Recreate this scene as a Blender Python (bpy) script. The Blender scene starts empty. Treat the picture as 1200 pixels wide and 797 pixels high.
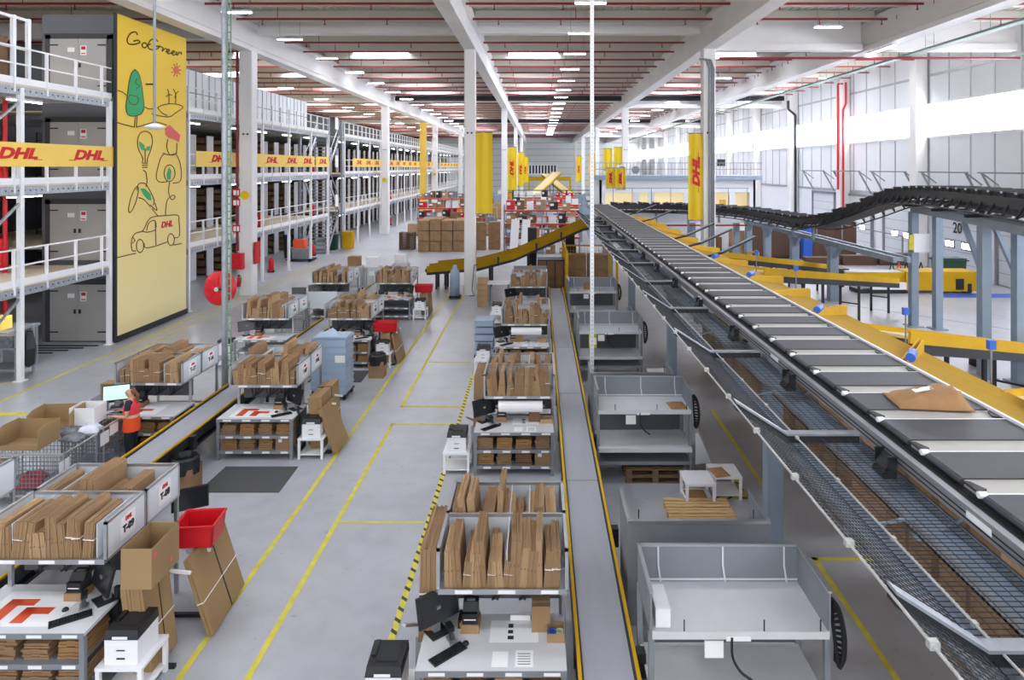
import bpy, math, random
from mathutils import Vector, Matrix, Euler
PI = math.pi
RND = random.Random(11)
SC = bpy.context.scene
COL = SC.collection
ORD = ['first', 'second', 'third', 'fourth', 'fifth', 'sixth', 'seventh', 'eighth', 'ninth', 'tenth', 'eleventh', 'twelfth',
       'thirteenth', 'fourteenth', 'fifteenth', 'sixteenth', 'seventeenth', 'eighteenth', 'nineteenth', 'twentieth']

# ---------------------------------------------------------------- materials
def lin(c):
    return c / 12.92 if c <= 0.04045 else ((c + 0.055) / 1.055) ** 2.4
def hexc(h):
    return tuple(lin(int(h[i:i + 2], 16) / 255) for i in (0, 2, 4)) + (1.0,)
MATS = {}
def mat(name, col, rough=0.6, metal=0.0, var=0.0, scale=3.0, stretch=None, emit=0.0, spec=0.5, bump=0.0, col2=None, alpha=None, trans=0.0):
    m = bpy.data.materials.new(name); m.use_nodes = True
    nt = m.node_tree; b = nt.nodes['Principled BSDF']
    c = hexc(col)
    b.inputs['Base Color'].default_value = c
    b.inputs['Roughness'].default_value = rough
    b.inputs['Metallic'].default_value = metal
    b.inputs['Specular IOR Level'].default_value = spec
    if emit:
        b.inputs['Emission Color'].default_value = c
        b.inputs['Emission Strength'].default_value = emit
    if trans:
        b.inputs['Transmission Weight'].default_value = trans
    if alpha is not None:
        b.inputs['Alpha'].default_value = alpha
    if var or col2 or bump:
        tc = nt.nodes.new('ShaderNodeTexCoord'); mp = nt.nodes.new('ShaderNodeMapping')
        if stretch: mp.inputs['Scale'].default_value = stretch
        no = nt.nodes.new('ShaderNodeTexNoise'); no.inputs['Scale'].default_value = scale
        no.inputs['Detail'].default_value = 4.0
        nt.links.new(tc.outputs['Object'], mp.inputs['Vector']); nt.links.new(mp.outputs['Vector'], no.inputs['Vector'])
        rp = nt.nodes.new('ShaderNodeValToRGB')
        rp.color_ramp.elements[0].position = 0.3; rp.color_ramp.elements[1].position = 0.7
        a = hexc(col2) if col2 else tuple(x * (1 - var) for x in c[:3]) + (1,)
        d = c if col2 else tuple(min(1, x * (1 + var)) for x in c[:3]) + (1,)
        rp.color_ramp.elements[0].color = a; rp.color_ramp.elements[1].color = d
        nt.links.new(no.outputs['Fac'], rp.inputs['Fac']); nt.links.new(rp.outputs['Color'], b.inputs['Base Color'])
        if bump:
            bp = nt.nodes.new('ShaderNodeBump'); bp.inputs['Strength'].default_value = bump; bp.inputs['Distance'].default_value = 0.02
            nt.links.new(no.outputs['Fac'], bp.inputs['Height']); nt.links.new(bp.outputs['Normal'], b.inputs['Normal'])
    MATS[name] = m
    return m

M_card = mat('cardboard', '977857', .85, var=.16, scale=2.5)
M_cardl = mat('cardboard_light', 'AE8E69', .85, var=.14, scale=2.5)
M_cardd = mat('cardboard_dark', '7C5D43', .9, var=.18, scale=2.5)
M_sheet = mat('cardboard_sheet', '9D8059', .85, var=.06, scale=1.2)
M_kraft = mat('kraft_paper', 'A1794F', .75, var=.12, scale=6, bump=.3)
M_wood = mat('pallet_wood', 'C8A673', .8, var=.2, scale=4, stretch=(1, 8, 1))
M_woodd = mat('old_pallet_wood', '7A6048', .85, var=.25, scale=4)
M_white = mat('white_paint', 'ECECEE', .45, var=.03, scale=.6)
M_conc = mat('concrete_paint', 'EAE8E6', .6, var=.05, scale=.4)
M_panel = mat('white_panel', 'D6DBE0', .35, var=.03, scale=1)
M_alu = mat('aluminium', 'B9BBC0', .38, .75, var=.05)
M_steel = mat('grey_steel', '8C9096', .5, .35, var=.08, scale=2)
M_galv = mat('galvanised_steel', 'A7ABB2', .45, .6, var=.15, scale=8)
M_bluegrey = mat('blue_grey_paint', '8A99A8', .5, var=.06, scale=2)
M_dark = mat('dark_steel', '2B2D31', .5, .3)
M_black = mat('black_plastic', '1B1C1F', .45)
M_rubber = mat('black_rubber', '2A2B2E', .7, var=.1)
M_belt = mat('belt_grey', 'A2A4AB', .55, var=.06, scale=1.2, stretch=(3, .4, 1))
M_sbelt = mat('sorter_belt', '3F4044', .5, var=.10, scale=2.5, stretch=(.5, 2, 1))
M_scream = mat('sorter_cream', 'AFABA3', .4, var=.06, scale=3)
M_yel = mat('yellow_paint', 'CC9F0E', .6, var=.05, scale=1.5, spec=.25)
M_yeld = mat('chute_yellow', 'AA840C', .75, var=.07, scale=1.5, spec=.15)
M_yelline = mat('yellow_floor_paint', 'D3C64A', .6, var=.14, scale=5)
M_blackline = mat('black_floor_paint', '3A3A38', .6)
M_banner = mat('banner_yellow', 'EBC80C', .55, var=.03, scale=.5)
M_bannero = mat('sign_yellow', 'F3CC58', .5, var=.03, scale=.5)
M_red = mat('red_plastic', 'CC1420', .4)
M_redpaint = mat('red_pipe_paint', '8E2630', .45)
M_redt = mat('red_print', 'CF1420', .6)
M_pink = mat('coral_print', 'E0635C', .6)
M_green = mat('green_print', '2FA866', .6)
M_ink = mat('brown_ink', '5C4A12', .7)
M_inkb = mat('black_ink', '26262A', .7)
M_paper = mat('white_paper', 'EFEFEF', .7)
M_orange = mat('orange_print', 'E0572B', .5)
M_table = mat('table_laminate', 'CFD0D2', .4, var=.04, scale=3)
M_blue = mat('blue_plastic', '2F62C8', .4)
M_bluet = mat('blue_grey_tote', '9FB0C4', .35, var=.08, scale=3)
M_greenb = mat('green_plastic', '1F4A35', .5)
M_door = mat('grey_door', 'A8A6A3', .45, var=.03, scale=.6)
M_doord = mat('door_gap', '3E3F40', .6)
M_clad = mat('wall_cladding', 'E4E6EA', .5, var=.03, scale=.2)
M_endw = mat('end_wall_cladding', 'E6EAE7', .6, var=.03, scale=.2)
M_mezzin = mat('mezzanine_grey', '55565A', .8)  # plain dark grey for the inner wall and rack backs
M_deck = mat('deck_board', 'D9CBB2', .6, var=.05, scale=.8)
M_roof = mat('roof_deck', 'D2CDC2', .7, var=.04, scale=.4)
M_mat = mat('mat_rubber', '4A4A4A', .8, var=.12, scale=30)
M_brown = mat('brown_board', '5C4133', .7, var=.1, scale=1)
M_mesh = mat('net_wire', '2E2F33', .5, .3)
M_rope = mat('wire_rope', 'C9C9C4', .4, .5)
M_screen = mat('screen_glow', 'BFE3D0', .3, emit=.3)
M_sky = mat('skylight_sheet', 'EEF3FF', .4, emit=11)
M_win = mat('window_band', 'F0F4FF', .4, emit=8)
M_lamp = mat('lamp_diffuser', 'F0F5FF', .4, emit=16)
M_tube = mat('tube_diffuser', 'F0F5FF', .4, emit=26)
M_screeng = mat('screen_grey', '54565A', .6, var=.1)
M_upright = mat('rack_grey', 'B4B6BD', .55, var=.05)
M_creamb = mat('cream_belt', 'D8C48F', .6, var=.06)
M_casing = mat('shaft_grey', '63656A', .6, var=.05, scale=.5)
M_warm = mat('lit_room_glass', 'FFE9B8', .3, emit=.22)
M_skin = mat('skin', 'C99678', .6)
M_hair = mat('brown_hair', '6B4A34', .6, var=.2, scale=40)
M_navy = mat('navy_cloth', '1E2230', .85)
M_vest = mat('vest_orange', 'F2561B', .7)
M_vestp = mat('vest_coral', 'E43A44', .7)
M_refl = mat('reflective_tape', 'E0B9A0', .4)
M_poly = mat('grey_poly_mailer', '6E7176', .35, var=.3, scale=9, bump=.5)
M_polyw = mat('white_poly_mailer', 'DDE0EA', .35, var=.06, scale=9, bump=.5)
M_purple = mat('violet_mailer', '6F74C4', .4)
M_office = mat('office_white', 'DDE0E4', .5, var=.02)
M_wrap = mat('light_grey_cabinet', 'EDEFF3', .45, var=.03, scale=.8)

def floor_material():
    m = bpy.data.materials.new('polished_concrete'); m.use_nodes = True
    nt = m.node_tree; b = nt.nodes['Principled BSDF']
    tc = nt.nodes.new('ShaderNodeTexCoord')
    def noise(s, d, st=None):
        n = nt.nodes.new('ShaderNodeTexNoise'); n.inputs['Scale'].default_value = s; n.inputs['Detail'].default_value = d
        nt.links.new(tc.outputs['Object'], n.inputs['Vector']); return n
    n1 = noise(.35, 6); n2 = noise(2.2, 5); n3 = noise(9, 3)
    r1 = nt.nodes.new('ShaderNodeValToRGB')
    r1.color_ramp.elements[0].position = .3; r1.color_ramp.elements[1].position = .7
    r1.color_ramp.elements[0].color = hexc('A7A9AF'); r1.color_ramp.elements[1].color = hexc('BABBC1')
    nt.links.new(n1.outputs['Fac'], r1.inputs['Fac'])
    r2 = nt.nodes.new('ShaderNodeValToRGB')
    r2.color_ramp.elements[0].position = .35; r2.color_ramp.elements[1].position = .65
    r2.color_ramp.elements[0].color = (.86, .86, .86, 1); r2.color_ramp.elements[1].color = (1, 1, 1, 1)
    nt.links.new(n2.outputs['Fac'], r2.inputs['Fac'])
    mx = nt.nodes.new('ShaderNodeMix'); mx.data_type = 'RGBA'; mx.blend_type = 'MULTIPLY'; mx.inputs['Factor'].default_value = .7
    nt.links.new(r1.outputs['Color'], mx.inputs['A']); nt.links.new(r2.outputs['Color'], mx.inputs['B'])
    nt.links.new(mx.outputs['Result'], b.inputs['Base Color'])
    mr = nt.nodes.new('ShaderNodeMapRange'); mr.inputs['To Min'].default_value = .22; mr.inputs['To Max'].default_value = .4
    nt.links.new(n3.outputs['Fac'], mr.inputs['Value']); nt.links.new(mr.outputs['Result'], b.inputs['Roughness'])
    return m
M_floor = floor_material()

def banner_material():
    # vertical fade of the hanging: deep yellow at the head, pale cream at the foot
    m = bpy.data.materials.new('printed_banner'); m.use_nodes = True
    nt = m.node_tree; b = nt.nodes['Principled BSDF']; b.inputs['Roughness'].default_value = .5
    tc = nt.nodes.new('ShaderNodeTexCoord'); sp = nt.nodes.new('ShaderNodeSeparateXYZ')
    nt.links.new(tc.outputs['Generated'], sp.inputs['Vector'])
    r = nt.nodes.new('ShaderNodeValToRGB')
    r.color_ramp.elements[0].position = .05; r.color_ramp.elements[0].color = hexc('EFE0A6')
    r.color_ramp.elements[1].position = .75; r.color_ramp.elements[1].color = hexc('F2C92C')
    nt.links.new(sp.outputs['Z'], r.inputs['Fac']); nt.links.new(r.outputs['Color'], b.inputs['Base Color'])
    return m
M_bannerfade = banner_material()

# ---------------------------------------------------------------- mesh builder
class MB:
    def __init__(s): s.v = []; s.f = []; s.m = []
    def _add(s, vs, fs, mi=0):
        o = len(s.v); s.v += [tuple(p) for p in vs]
        s.f += [tuple(o + i for i in f) for f in fs]; s.m += [mi] * len(fs)
        return s
    def hexa(s, p, mi=0):       # bottom 4 (ccw from above), top 4
        return s._add(p, [(3, 2, 1, 0), (4, 5, 6, 7), (0, 1, 5, 4), (1, 2, 6, 5), (2, 3, 7, 6), (3, 0, 4, 7)], mi)
    def box(s, x0, y0, z0, x1, y1, z1, mi=0):
        return s.hexa([(x0, y0, z0), (x1, y0, z0), (x1, y1, z0), (x0, y1, z0), (x0, y0, z1), (x1, y0, z1), (x1, y1, z1), (x0, y1, z1)], mi)
    def obox(s, c, size, rot, mi=0):
        M = Euler(rot).to_matrix(); h = [q / 2 for q in size]; c = Vector(c)
        return s.hexa([tuple(c + M @ Vector((a * h[0], b * h[1], d * h[2]))) for d in (-1, 1) for a, b in ((-1, -1), (1, -1), (1, 1), (-1, 1))], mi)
    def bar(s, p0, p1, w, h, mi=0, up=(0, 0, 1)):
        p0 = Vector(p0); p1 = Vector(p1); d = (p1 - p0).normalized(); u = Vector(up)
        if abs(d.dot(u)) > .98: u = Vector((0, 1, 0))
        r = d.cross(u).normalized() * w / 2; u = r.cross(d).normalized() * h / 2
        q = []
        for z in (-1, 1):
            q += [p0 - r + u * z, p0 + r + u * z, p1 + r + u * z, p1 - r + u * z]
        return s.hexa(q, mi)
    def cyl(s, p0, p1, r, n=10, r1=None, mi=0, caps=True):
        p0 = Vector(p0); p1 = Vector(p1); r1 = r if r1 is None else r1
        d = (p1 - p0).normalized(); u = Vector((0, 0, 1)) if abs(d.z) < .9 else Vector((1, 0, 0))
        a = d.cross(u).normalized(); b = d.cross(a)
        vs = []
        for p, rr in ((p0, r), (p1, r1)):
            vs += [p + a * math.cos(2 * PI * i / n) * rr + b * math.sin(2 * PI * i / n) * rr for i in range(n)]
        fs = [(i, (i + 1) % n, n + (i + 1) % n, n + i) for i in range(n)]
        if caps: fs += [tuple(range(n - 1, -1, -1)), tuple(range(n, 2 * n))]
        return s._add(vs, fs, mi)
    def tube(s, pts, r, n=6, mi=0):
        for a, b in zip(pts[:-1], pts[1:]):
            if (Vector(a) - Vector(b)).length > 1e-5: s.cyl(a, b, r, n, mi=mi)
        return s
    def prism(s, pts, vec, mi=0):
        n = len(pts); v = Vector(vec)
        vs = [Vector(p) for p in pts] + [Vector(p) + v for p in pts]
        return s._add(vs, [tuple(range(n - 1, -1, -1)), tuple(range(n, 2 * n))] + [(i, (i + 1) % n, n + (i + 1) % n, n + i) for i in range(n)], mi)
    def lathe(s, prof, n=20, c=(0, 0, 0), mi=0):
        vs = []
        for r, z in prof: vs += [(c[0] + r * math.cos(2 * PI * i / n), c[1] + r * math.sin(2 * PI * i / n), c[2] + z) for i in range(n)]
        fs = []
        for k in range(len(prof) - 1):
            fs += [(k * n + i, k * n + (i + 1) % n, (k + 1) * n + (i + 1) % n, (k + 1) * n + i) for i in range(n)]
        return s._add(vs, fs, mi)
    def sweep(s, path, prof, mi=0):      # prof: closed list of (side, up)
        n = len(prof); vs = []
        for i, p in enumerate(path):
            a = Vector(path[max(0, i - 1)]); b = Vector(path[min(len(path) - 1, i + 1)])
            d = (b - a); d.z = 0; d.normalize(); r = Vector((d.y, -d.x, 0))
            vs += [Vector(p) + r * q[0] + Vector((0, 0, q[1])) for q in prof]
        fs = []
        for k in range(len(path) - 1):
            fs += [(k * n + i, k * n + (i + 1) % n, (k + 1) * n + (i + 1) % n, (k + 1) * n + i) for i in range(n)]
        fs += [tuple(range(n - 1, -1, -1)), tuple(range((len(path) - 1) * n, len(path) * n))]
        return s._add(vs, fs, mi)
    def mesh(s, name, mats):
        me = bpy.data.meshes.new(name); me.from_pydata(s.v, [], s.f); me.update()
        for m in (mats if isinstance(mats, (list, tuple)) else [mats]): me.materials.append(m)
        if len(me.materials) > 1: me.polygons.foreach_set('material_index', s.m)
        return me
    def build(s, name, mats, parent=None, loc=(0, 0, 0), smooth=False, rz=0):
        me = s.mesh(name, mats)
        if smooth: me.polygons.foreach_set('use_smooth', [True] * len(me.polygons))
        return obj(name, me, parent, loc, rz)

def obj(name, data, parent=None, loc=(0, 0, 0), rz=0):
    o = bpy.data.objects.new(name, data); COL.objects.link(o)
    o.location = loc; o.rotation_euler = (0, 0, rz)
    if parent: o.parent = parent
    return o
def tag(o, label, cat, group=None, kind=None):
    o['label'] = label; o['category'] = cat
    if group: o['group'] = group
    if kind: o['kind'] = kind
    return o
def thing(name, label, cat, loc=(0, 0, 0), rz=0, group=None, kind=None):
    return tag(obj(name, None, None, loc, rz), label, cat, group, kind)
def dup(root, loc, rz=None, label=None, group=None):
    r = root.copy(); COL.objects.link(r); r.location = loc
    if rz is not None: r.rotation_euler = (0, 0, rz)
    if label: r['label'] = label
    if group: r['group'] = group
    for ch in root.children:
        c = ch.copy(); COL.objects.link(c); c.parent = r
        for g in ch.children:
            d = g.copy(); COL.objects.link(d); d.parent = c
    return r
TXT = {}
def text_mesh(body, size, m, shear=0.0, bold=0.0, ext=.004):
    k = (body, size, m.name, shear, bold, ext)
    if k not in TXT:
        cu = bpy.data.curves.new('lettering', 'FONT'); cu.body = body; cu.size = size; cu.shear = shear; cu.offset = bold
        cu.extrude = ext; cu.align_x = 'CENTER'; cu.align_y = 'CENTER'; cu.resolution_u = 3
        o = bpy.data.objects.new('lettering', cu); COL.objects.link(o)
        dg = bpy.context.evaluated_depsgraph_get(); dg.update()
        me = bpy.data.meshes.new_from_object(o.evaluated_get(dg)); me.materials.clear(); me.materials.append(m)
        bpy.data.objects.remove(o); bpy.data.curves.remove(cu)
        TXT[k] = me
    return TXT[k]
FACE_X = (PI / 2, 0, PI / 2); FACE_CAM = (PI / 2, 0, 0); FACE_NX = (PI / 2, 0, -PI / 2)
def letter(parent, body, size, m, loc, rot, shear=0.0, bold=0.0, sx=1.0, name='lettering'):
    o = obj(name, text_mesh(body, size, m, shear, bold), parent, loc)
    o.rotation_euler = rot; o.scale = (sx, 1, 1)
    return o
def smooth_path(pts, n=6):
    P = [Vector(p) for p in pts]; out = []
    for i in range(len(P) - 1):
        p0 = P[max(0, i - 1)]; p1 = P[i]; p2 = P[i + 1]; p3 = P[min(len(P) - 1, i + 2)]
        for k in range(n):
            t = k / n
            out.append(.5 * ((2 * p1) + (-p0 + p2) * t + (2 * p0 - 5 * p1 + 4 * p2 - p3) * t * t + (-p0 + 3 * p1 - 3 * p2 + p3) * t ** 3))
    out.append(P[-1]); return out

# ---------------------------------------------------------------- camera
H = 6.4
cam = bpy.data.cameras.new('camera'); cam.lens = 24.0; cam.sensor_width = 36.0; cam.sensor_fit = 'HORIZONTAL'
cam.shift_x = -32 / 1200; cam.shift_y = (196 - 398.5) / 1200; cam.clip_end = 500
co = bpy.data.objects.new('camera', cam); COL.objects.link(co)
co.location = (0, 0, H); co.rotation_euler = (PI / 2, 0, 0)
SC.camera = co
SC.view_settings.view_transform = 'Standard'; SC.view_settings.look = 'None'
SC.view_settings.gamma = 1.0; SC.view_settings.use_curve_mapping = False
SC.view_settings.exposure = 0.98
w = bpy.data.worlds.new('daylight_fill'); SC.world = w; w.use_nodes = True
w.node_tree.nodes['Background'].inputs['Color'].default_value = (.93, .96, 1, 1)
w.node_tree.nodes['Background'].inputs['Strength'].default_value = 1.15  # added front fill, entering through the unbuilt near end of the hall
# ================================================================ SETTING
def struct(name, mb, m, label, cat, **k):
    o = mb.build(name, m, **k); return tag(o, label, cat, kind='structure')
XL, XR, Y0, Y1, ZC = -30.0, 25.0, -14.0, 170.0, 14.0
struct('floor', MB().box(XL, Y0, -.3, XR, Y1, 0), M_floor, 'polished pale grey concrete floor of the whole warehouse hall', 'floor')
mb = MB(); n = int((XR - XL) / .36)
SKY = []
for xa, xb in ((-27.5, -24), (-20, -17), (-12.2, -8.6), (-2.0, 1.2), (11.2, 14.2), (19.0, 22.0)):
    for y in [-8, 3, 12, 21] + [45.2 + (6.6 if -13 < xa else 8.2) * k for k in range(15)]:  # out-of-view near rows are added, and far rows set closer, for brightness
        SKY.append((xa, xb, y))
for i in range(n):                       # trapezoidal roof sheet, ribs along the hall
    x = XL + i * .36
    mb.box(x, Y0, ZC, x + .22, Y1, ZC + .1); mb.box(x + .22, Y0, ZC + .06, x + .36, Y1, ZC + .16)
struct('ceiling', mb, M_roof, 'beige ribbed metal roof deck over the whole hall', 'ceiling')
mb = MB()
for k, (xa, xb, y) in enumerate(SKY):
    r = thing('skylight', 'bright translucent strip skylight in the beige roof deck', 'skylight', (0, 0, 0), group='roof skylights', kind='structure')
    MB().box(xa, y - .7, ZC - .06, xb, y + .7, ZC - .01).build('skylight_pane', M_sky, r)
    f = MB()
    f.box(xa - .08, y - .78, ZC - .1, xb + .08, y - .7, ZC); f.box(xa - .08, y + .7, ZC - .1, xb + .08, y + .78, ZC)
    f.box(xa - .08, y - .7, ZC - .1, xa, y + .7, ZC); f.box(xb, y - .7, ZC - .1, xb + .08, y + .7, ZC)
    f.build('skylight_frame', M_white, r)
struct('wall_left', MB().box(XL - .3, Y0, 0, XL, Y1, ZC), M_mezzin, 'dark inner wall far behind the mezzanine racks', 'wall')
mb = MB().box(XL, Y1, 0, XR, Y1 + .3, ZC)
for k in range(1, 9): mb.box(XL, Y1 - .06, k * 1.55, XR, Y1, k * 1.55 + .12, 1)
struct('wall_far', mb, [M_endw, M_alu], 'pale horizontal panelled end wall at the far end of the hall', 'wall')
mb = MB()
mb.box(XR, Y0, 0, XR + .3, Y1, 8.35); mb.box(XR, Y0, 10.4, XR + .3, Y1, ZC)
y = Y0 + 1
while y < Y1:
    mb.box(XR - .03, y, 4.6, XR, y + .1, 8.35, 1); mb.box(XR - .03, y, 10.45, XR, y + .1, ZC, 1); y += 2.1
mb.box(XR - .05, Y0, 4.4, XR, Y1, 4.6, 1); mb.box(XR - .05, Y0, 12.2, XR, Y1, 12.35, 1)
struct('wall_right', mb, [M_clad, M_alu], 'white vertical panelled right wall with dock doors and window band', 'wall')
struct('trim_1', MB().box(XR - .12, Y0, 8.25, XR - .02, Y1, 8.4).box(XR - .1, Y0, 10.38, XR - .02, Y1, 10.48), M_white, 'white sill and head strips of the window band', 'trim')
k = 0; y = 22.0
COLY = [33.2 + 11.0 * i for i in range(-4, 13)]
for a, b in zip([Y0] + COLY, COLY + [Y1]):
    k += 1
    t = thing('window_%d' % k, 'bright glazed strip of the high window band, %s from the near end' % (ORD + ['twenty-first', 'twenty-second'])[k - 1], 'window', kind='structure')
    MB().box(XR + .05, a + .3, 8.4, XR + .12, b - .3, 10.4).build('window_pane', M_win, t)
    MB().box(XR, a, 8.35, XR + .2, a + .3, 10.4).box(XR, b - .3, 8.35, XR + .2, b, 10.4).build('window_frame', M_white, t)

def column(x, y, h, wd, label, extra=None):
    t = thing('column', label, 'column', (x, y, 0), kind='structure')
    c = wd / 2; e = .04
    MB().prism([(-c + e, -c, 0), (c - e, -c, 0), (c, -c + e, 0), (c, c - e, 0), (c - e, c, 0), (-c + e, c, 0), (-c, c - e, 0), (-c, -c + e, 0)], (0, 0, h)).build('shaft', M_conc, t)
    b = MB()
    for dx in (-.1, .1): b.cyl((dx, -c - .03, h * .66), (dx, -c + .02, h * .66), .05, 8)
    b.build('fixing', M_dark, t)
    return t
for i, y in enumerate((34.4, 65, 96, 127, 158)):
    c = column(-14.66, y, 12.2, .66, 'white concrete column in front of the mezzanine, %s from the near end' % ORD[i])
for i, y in enumerate((34.4, 67.9, 100.5, 133, 160)):
    column(-3.48, y, 12.3, .56, 'white concrete column under the centre roof beam, %s from the near end' % ORD[i])
for i, y in enumerate((34.4, 67.6, 100.5, 133, 160)):
    c = column(8.5, y, 12.3, .62, 'white concrete column under the beam right of the sorter, %s from the near end' % ORD[i])
    if i == 0:
        for dx in (-.02, .1, .2):
            MB().tube([(dx, -.36, 0), (dx, -.36, 11.3), (dx - .15, -.36, 11.75), (dx - .5, -.36, 11.8)], .045, 6).build('conduit', M_steel if dx else M_dark, c)
for i, y in enumerate(COLY[2:]):
    c = column(24.55, y, 13.9, .8, 'white wall column against the right wall, %s from the near end' % ORD[i])
    if i == 4:
        MB().tube([(-.5, -.2, 4.6), (-.5, -.2, 13.1), (-.2, -.45, 13.1)], .08).tube([(-.2, -.5, 3), (-.2, -.5, 11.0), (-.0, -.55, 11.5), (-.0, -.55, 13.2)], .08).build('riser_pipe', M_red, c)
    if i == 5:
        MB().tube([(.1, -.5, 2), (.1, -.5, 11.4), (-.6, -.5, 12.0), (-.6, -.5, 12.8)], .11).build('drain_pipe', M_dark, c)

def ibeam(x, z0, z1, label, wd=.55):
    h = wd / 2
    prof = [(-h, z0), (h, z0), (h, z0 + .22), (.14, z0 + .36), (.14, z1 - .3), (h + .05, z1 - .16), (h + .05, z1), (-h - .05, z1), (-h - .05, z1 - .16), (-.14, z1 - .3), (-.14, z0 + .36), (-h, z0 + .22)]
    mb = MB().prism([(x + p[0], Y0, p[1]) for p in prof], (0, Y1 - Y0, 0))
    return struct('roof_beam', mb, M_conc, label, 'beam')
ibeam(-14.66, 12.2, 13.75, 'long white roof beam running above the mezzanine front', .7)
ibeam(-3.48, 12.3, 13.8, 'long white roof beam over the centre aisle columns', .6)
ibeam(8.5, 12.3, 13.8, 'long white roof beam over the columns right of the sorter', .7)
ibeam(16.8, 12.25, 13.8, 'long white roof beam over the dock area, nearest the right wall', .8)
for i, y in enumerate((34.7, 67.9, 101, 133.5)):
    for nm, xa, xb, za, zb in (('left', -29.8, -15.1, 12.9, 13.7), ('centre-left', -14.2, -3.8, 12.9 if i else 13.15, 13.75), ('centre-right', -3.1, 8.1, 12.9 if i else 13.15, 13.75), ('dock', 8.9, 16.3, 12.3, 13.9), ('wall-side', 17.3, 24.1, 12.3, 13.9)):
        mb = MB().box(xa, y - .12, za + .35, xb, y + .12, zb).box(xa, y - .3, za, xb, y + .3, za + .35)
        struct('cross_beam', mb, M_conc, 'white cross beam of the %s bay, %s from the near end' % (nm, ORD[i]), 'beam')
    if i in (1, 2):
        for nm, xa, xb in (('left', -14.2, -3.8), ('centre', -3.1, 8.1), ('dock', 8.9, 16.3), ('wall-side', 17.3, 24.1)):
            tag(MB().box(xa, y - .75, 12.95, xb, y - .45, 13.4).build('dark_strip', M_dark), 'black strip set along the %s cross beam of the %s bay' % (ORD[i], nm), 'duct')  # plain dark strip in front of the cross beam
BAYS = [('mezzanine', -29.5, -15.2), ('left', -14.1, -3.85), ('centre', -3.1, 8.05), ('dock', 8.95, 16.2), ('wall-side', 17.4, 24.05)]
for nm, xa, xb in BAYS:                                   # purlins and sprinkler pipes, three metres apart
    pm = MB().box(xa, -.1, 0, xb, .1, .5).mesh('purlin', M_roof)
    sm = MB().cyl((xa, 0, 0), (xb, 0, 0), .055, 6)
    x = xa + 1.2
    while x < xb:
        sm.cyl((x, 0, -.22), (x, 0, 0), .025, 5); sm.cyl((x, 0, -.26), (x, 0, -.22), .05, 6)
        if int(x * 10) % 3 == 0: sm.cyl((x + .7, 0, 0), (x + .7, 0, .65), .018, 4)
        x += 2.9
    sm = sm.mesh('sprinkler_pipe', M_redpaint)
    for i in range(48):
        y = 16.8 + 3.0 * i
        if y > 165: break
        o = obj('purlin', pm, None, (0, y + 1.3, 13.48)); tag(o, 'beige purlin under the roof deck of the %s bay' % nm, 'purlin', 'purlins of the %s bay' % nm, 'structure')
        if any(abs(y - q) < .9 for q in (34.7, 67.9, 101, 133.5)): continue
        o = obj('sprinkler_pipe', sm, None, (0, y, 13.3)); tag(o, 'thin red sprinkler pipe crossing the roof of the %s bay' % nm, 'pipe', 'sprinkler pipes of the %s bay' % nm)
# lamps in rows along the hall
def lamp_proto():
    t = thing('ceiling_lamp', 'x', 'lamp', (0, 0, 0))
    MB().box(-.62, -.1, 0, .62, .1, .09).build('housing', M_white, t)
    MB().box(-.6, -.085, -.025, .6, .085, 0).build('diffuser', M_lamp, t)
    MB().cyl((-.5, 0, .09), (-.5, 0, 1.15), .008, 4).cyl((.5, 0, .09), (.5, 0, 1.15), .008, 4).build('suspension_wire', M_steel, t)
    return t
lp = lamp_proto(); first = True
for nm, x, y0, st, nn in (('centre', 2.0, 20.6, 6.0, 20), ('left', -12.5, 22.2, 6.0, 17), ('mezzanine', -20.5, 37.2, 9, 10), ('dock', 13.2, 22.2, 9, 14), ('wall-side', 20.8, 40.2, 9, 11)):
    for i in range(nn):
        lab = 'white strip lamp hung under the %s bay roof, %s from the near end' % (nm, (ORD)[i])
        if first: lp.location = (x, y0, 12.8); lp['label'] = lab; lp['group'] = 'strip lamps under the roof'; first = False
        else: dup(lp, (x, y0 + st * i, 12.8), label=lab, group='strip lamps under the roof')
t = thing('ceiling_lamp', 'white tube lamp fixed along the underside of the dock beam', 'lamp', (16.6, 33.2, 12.1))
MB().box(-.1, -1.3, 0, .1, 1.3, .1).build('housing', M_white, t); MB().box(-.08, -1.28, -.03, .08, 1.28, 0).build('diffuser', M_lamp, t)

tag(MB().cyl((9.0, 0, 0), (24.0, 0, 0), .06, 8).build('fire_main', M_redpaint, None, (0, 34.1, 11.85)), 'thick red fire main below the first cross beam of the dock side', 'pipe')
tr = MB().box(-.22, 0, 0, .22, 118, .03, 0).box(-.22, 0, .03, -.19, 118, .1, 0).box(.19, 0, .03, .22, 118, .1, 0)
for k in range(30): tr.cyl((-.2, 2 + 4 * k, .1), (-.2, 2 + 4 * k, 1.9), .012, 4).cyl((.2, 2 + 4 * k, .1), (.2, 2 + 4 * k, 1.9), .012, 4)
tag(tr.build('cable_tray', mat('tray_green', '5E7A6C', .5), None, (18.3, 22, 11.9)), 'long green-grey cable tray hung below the dock roof', 'tray')
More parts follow.
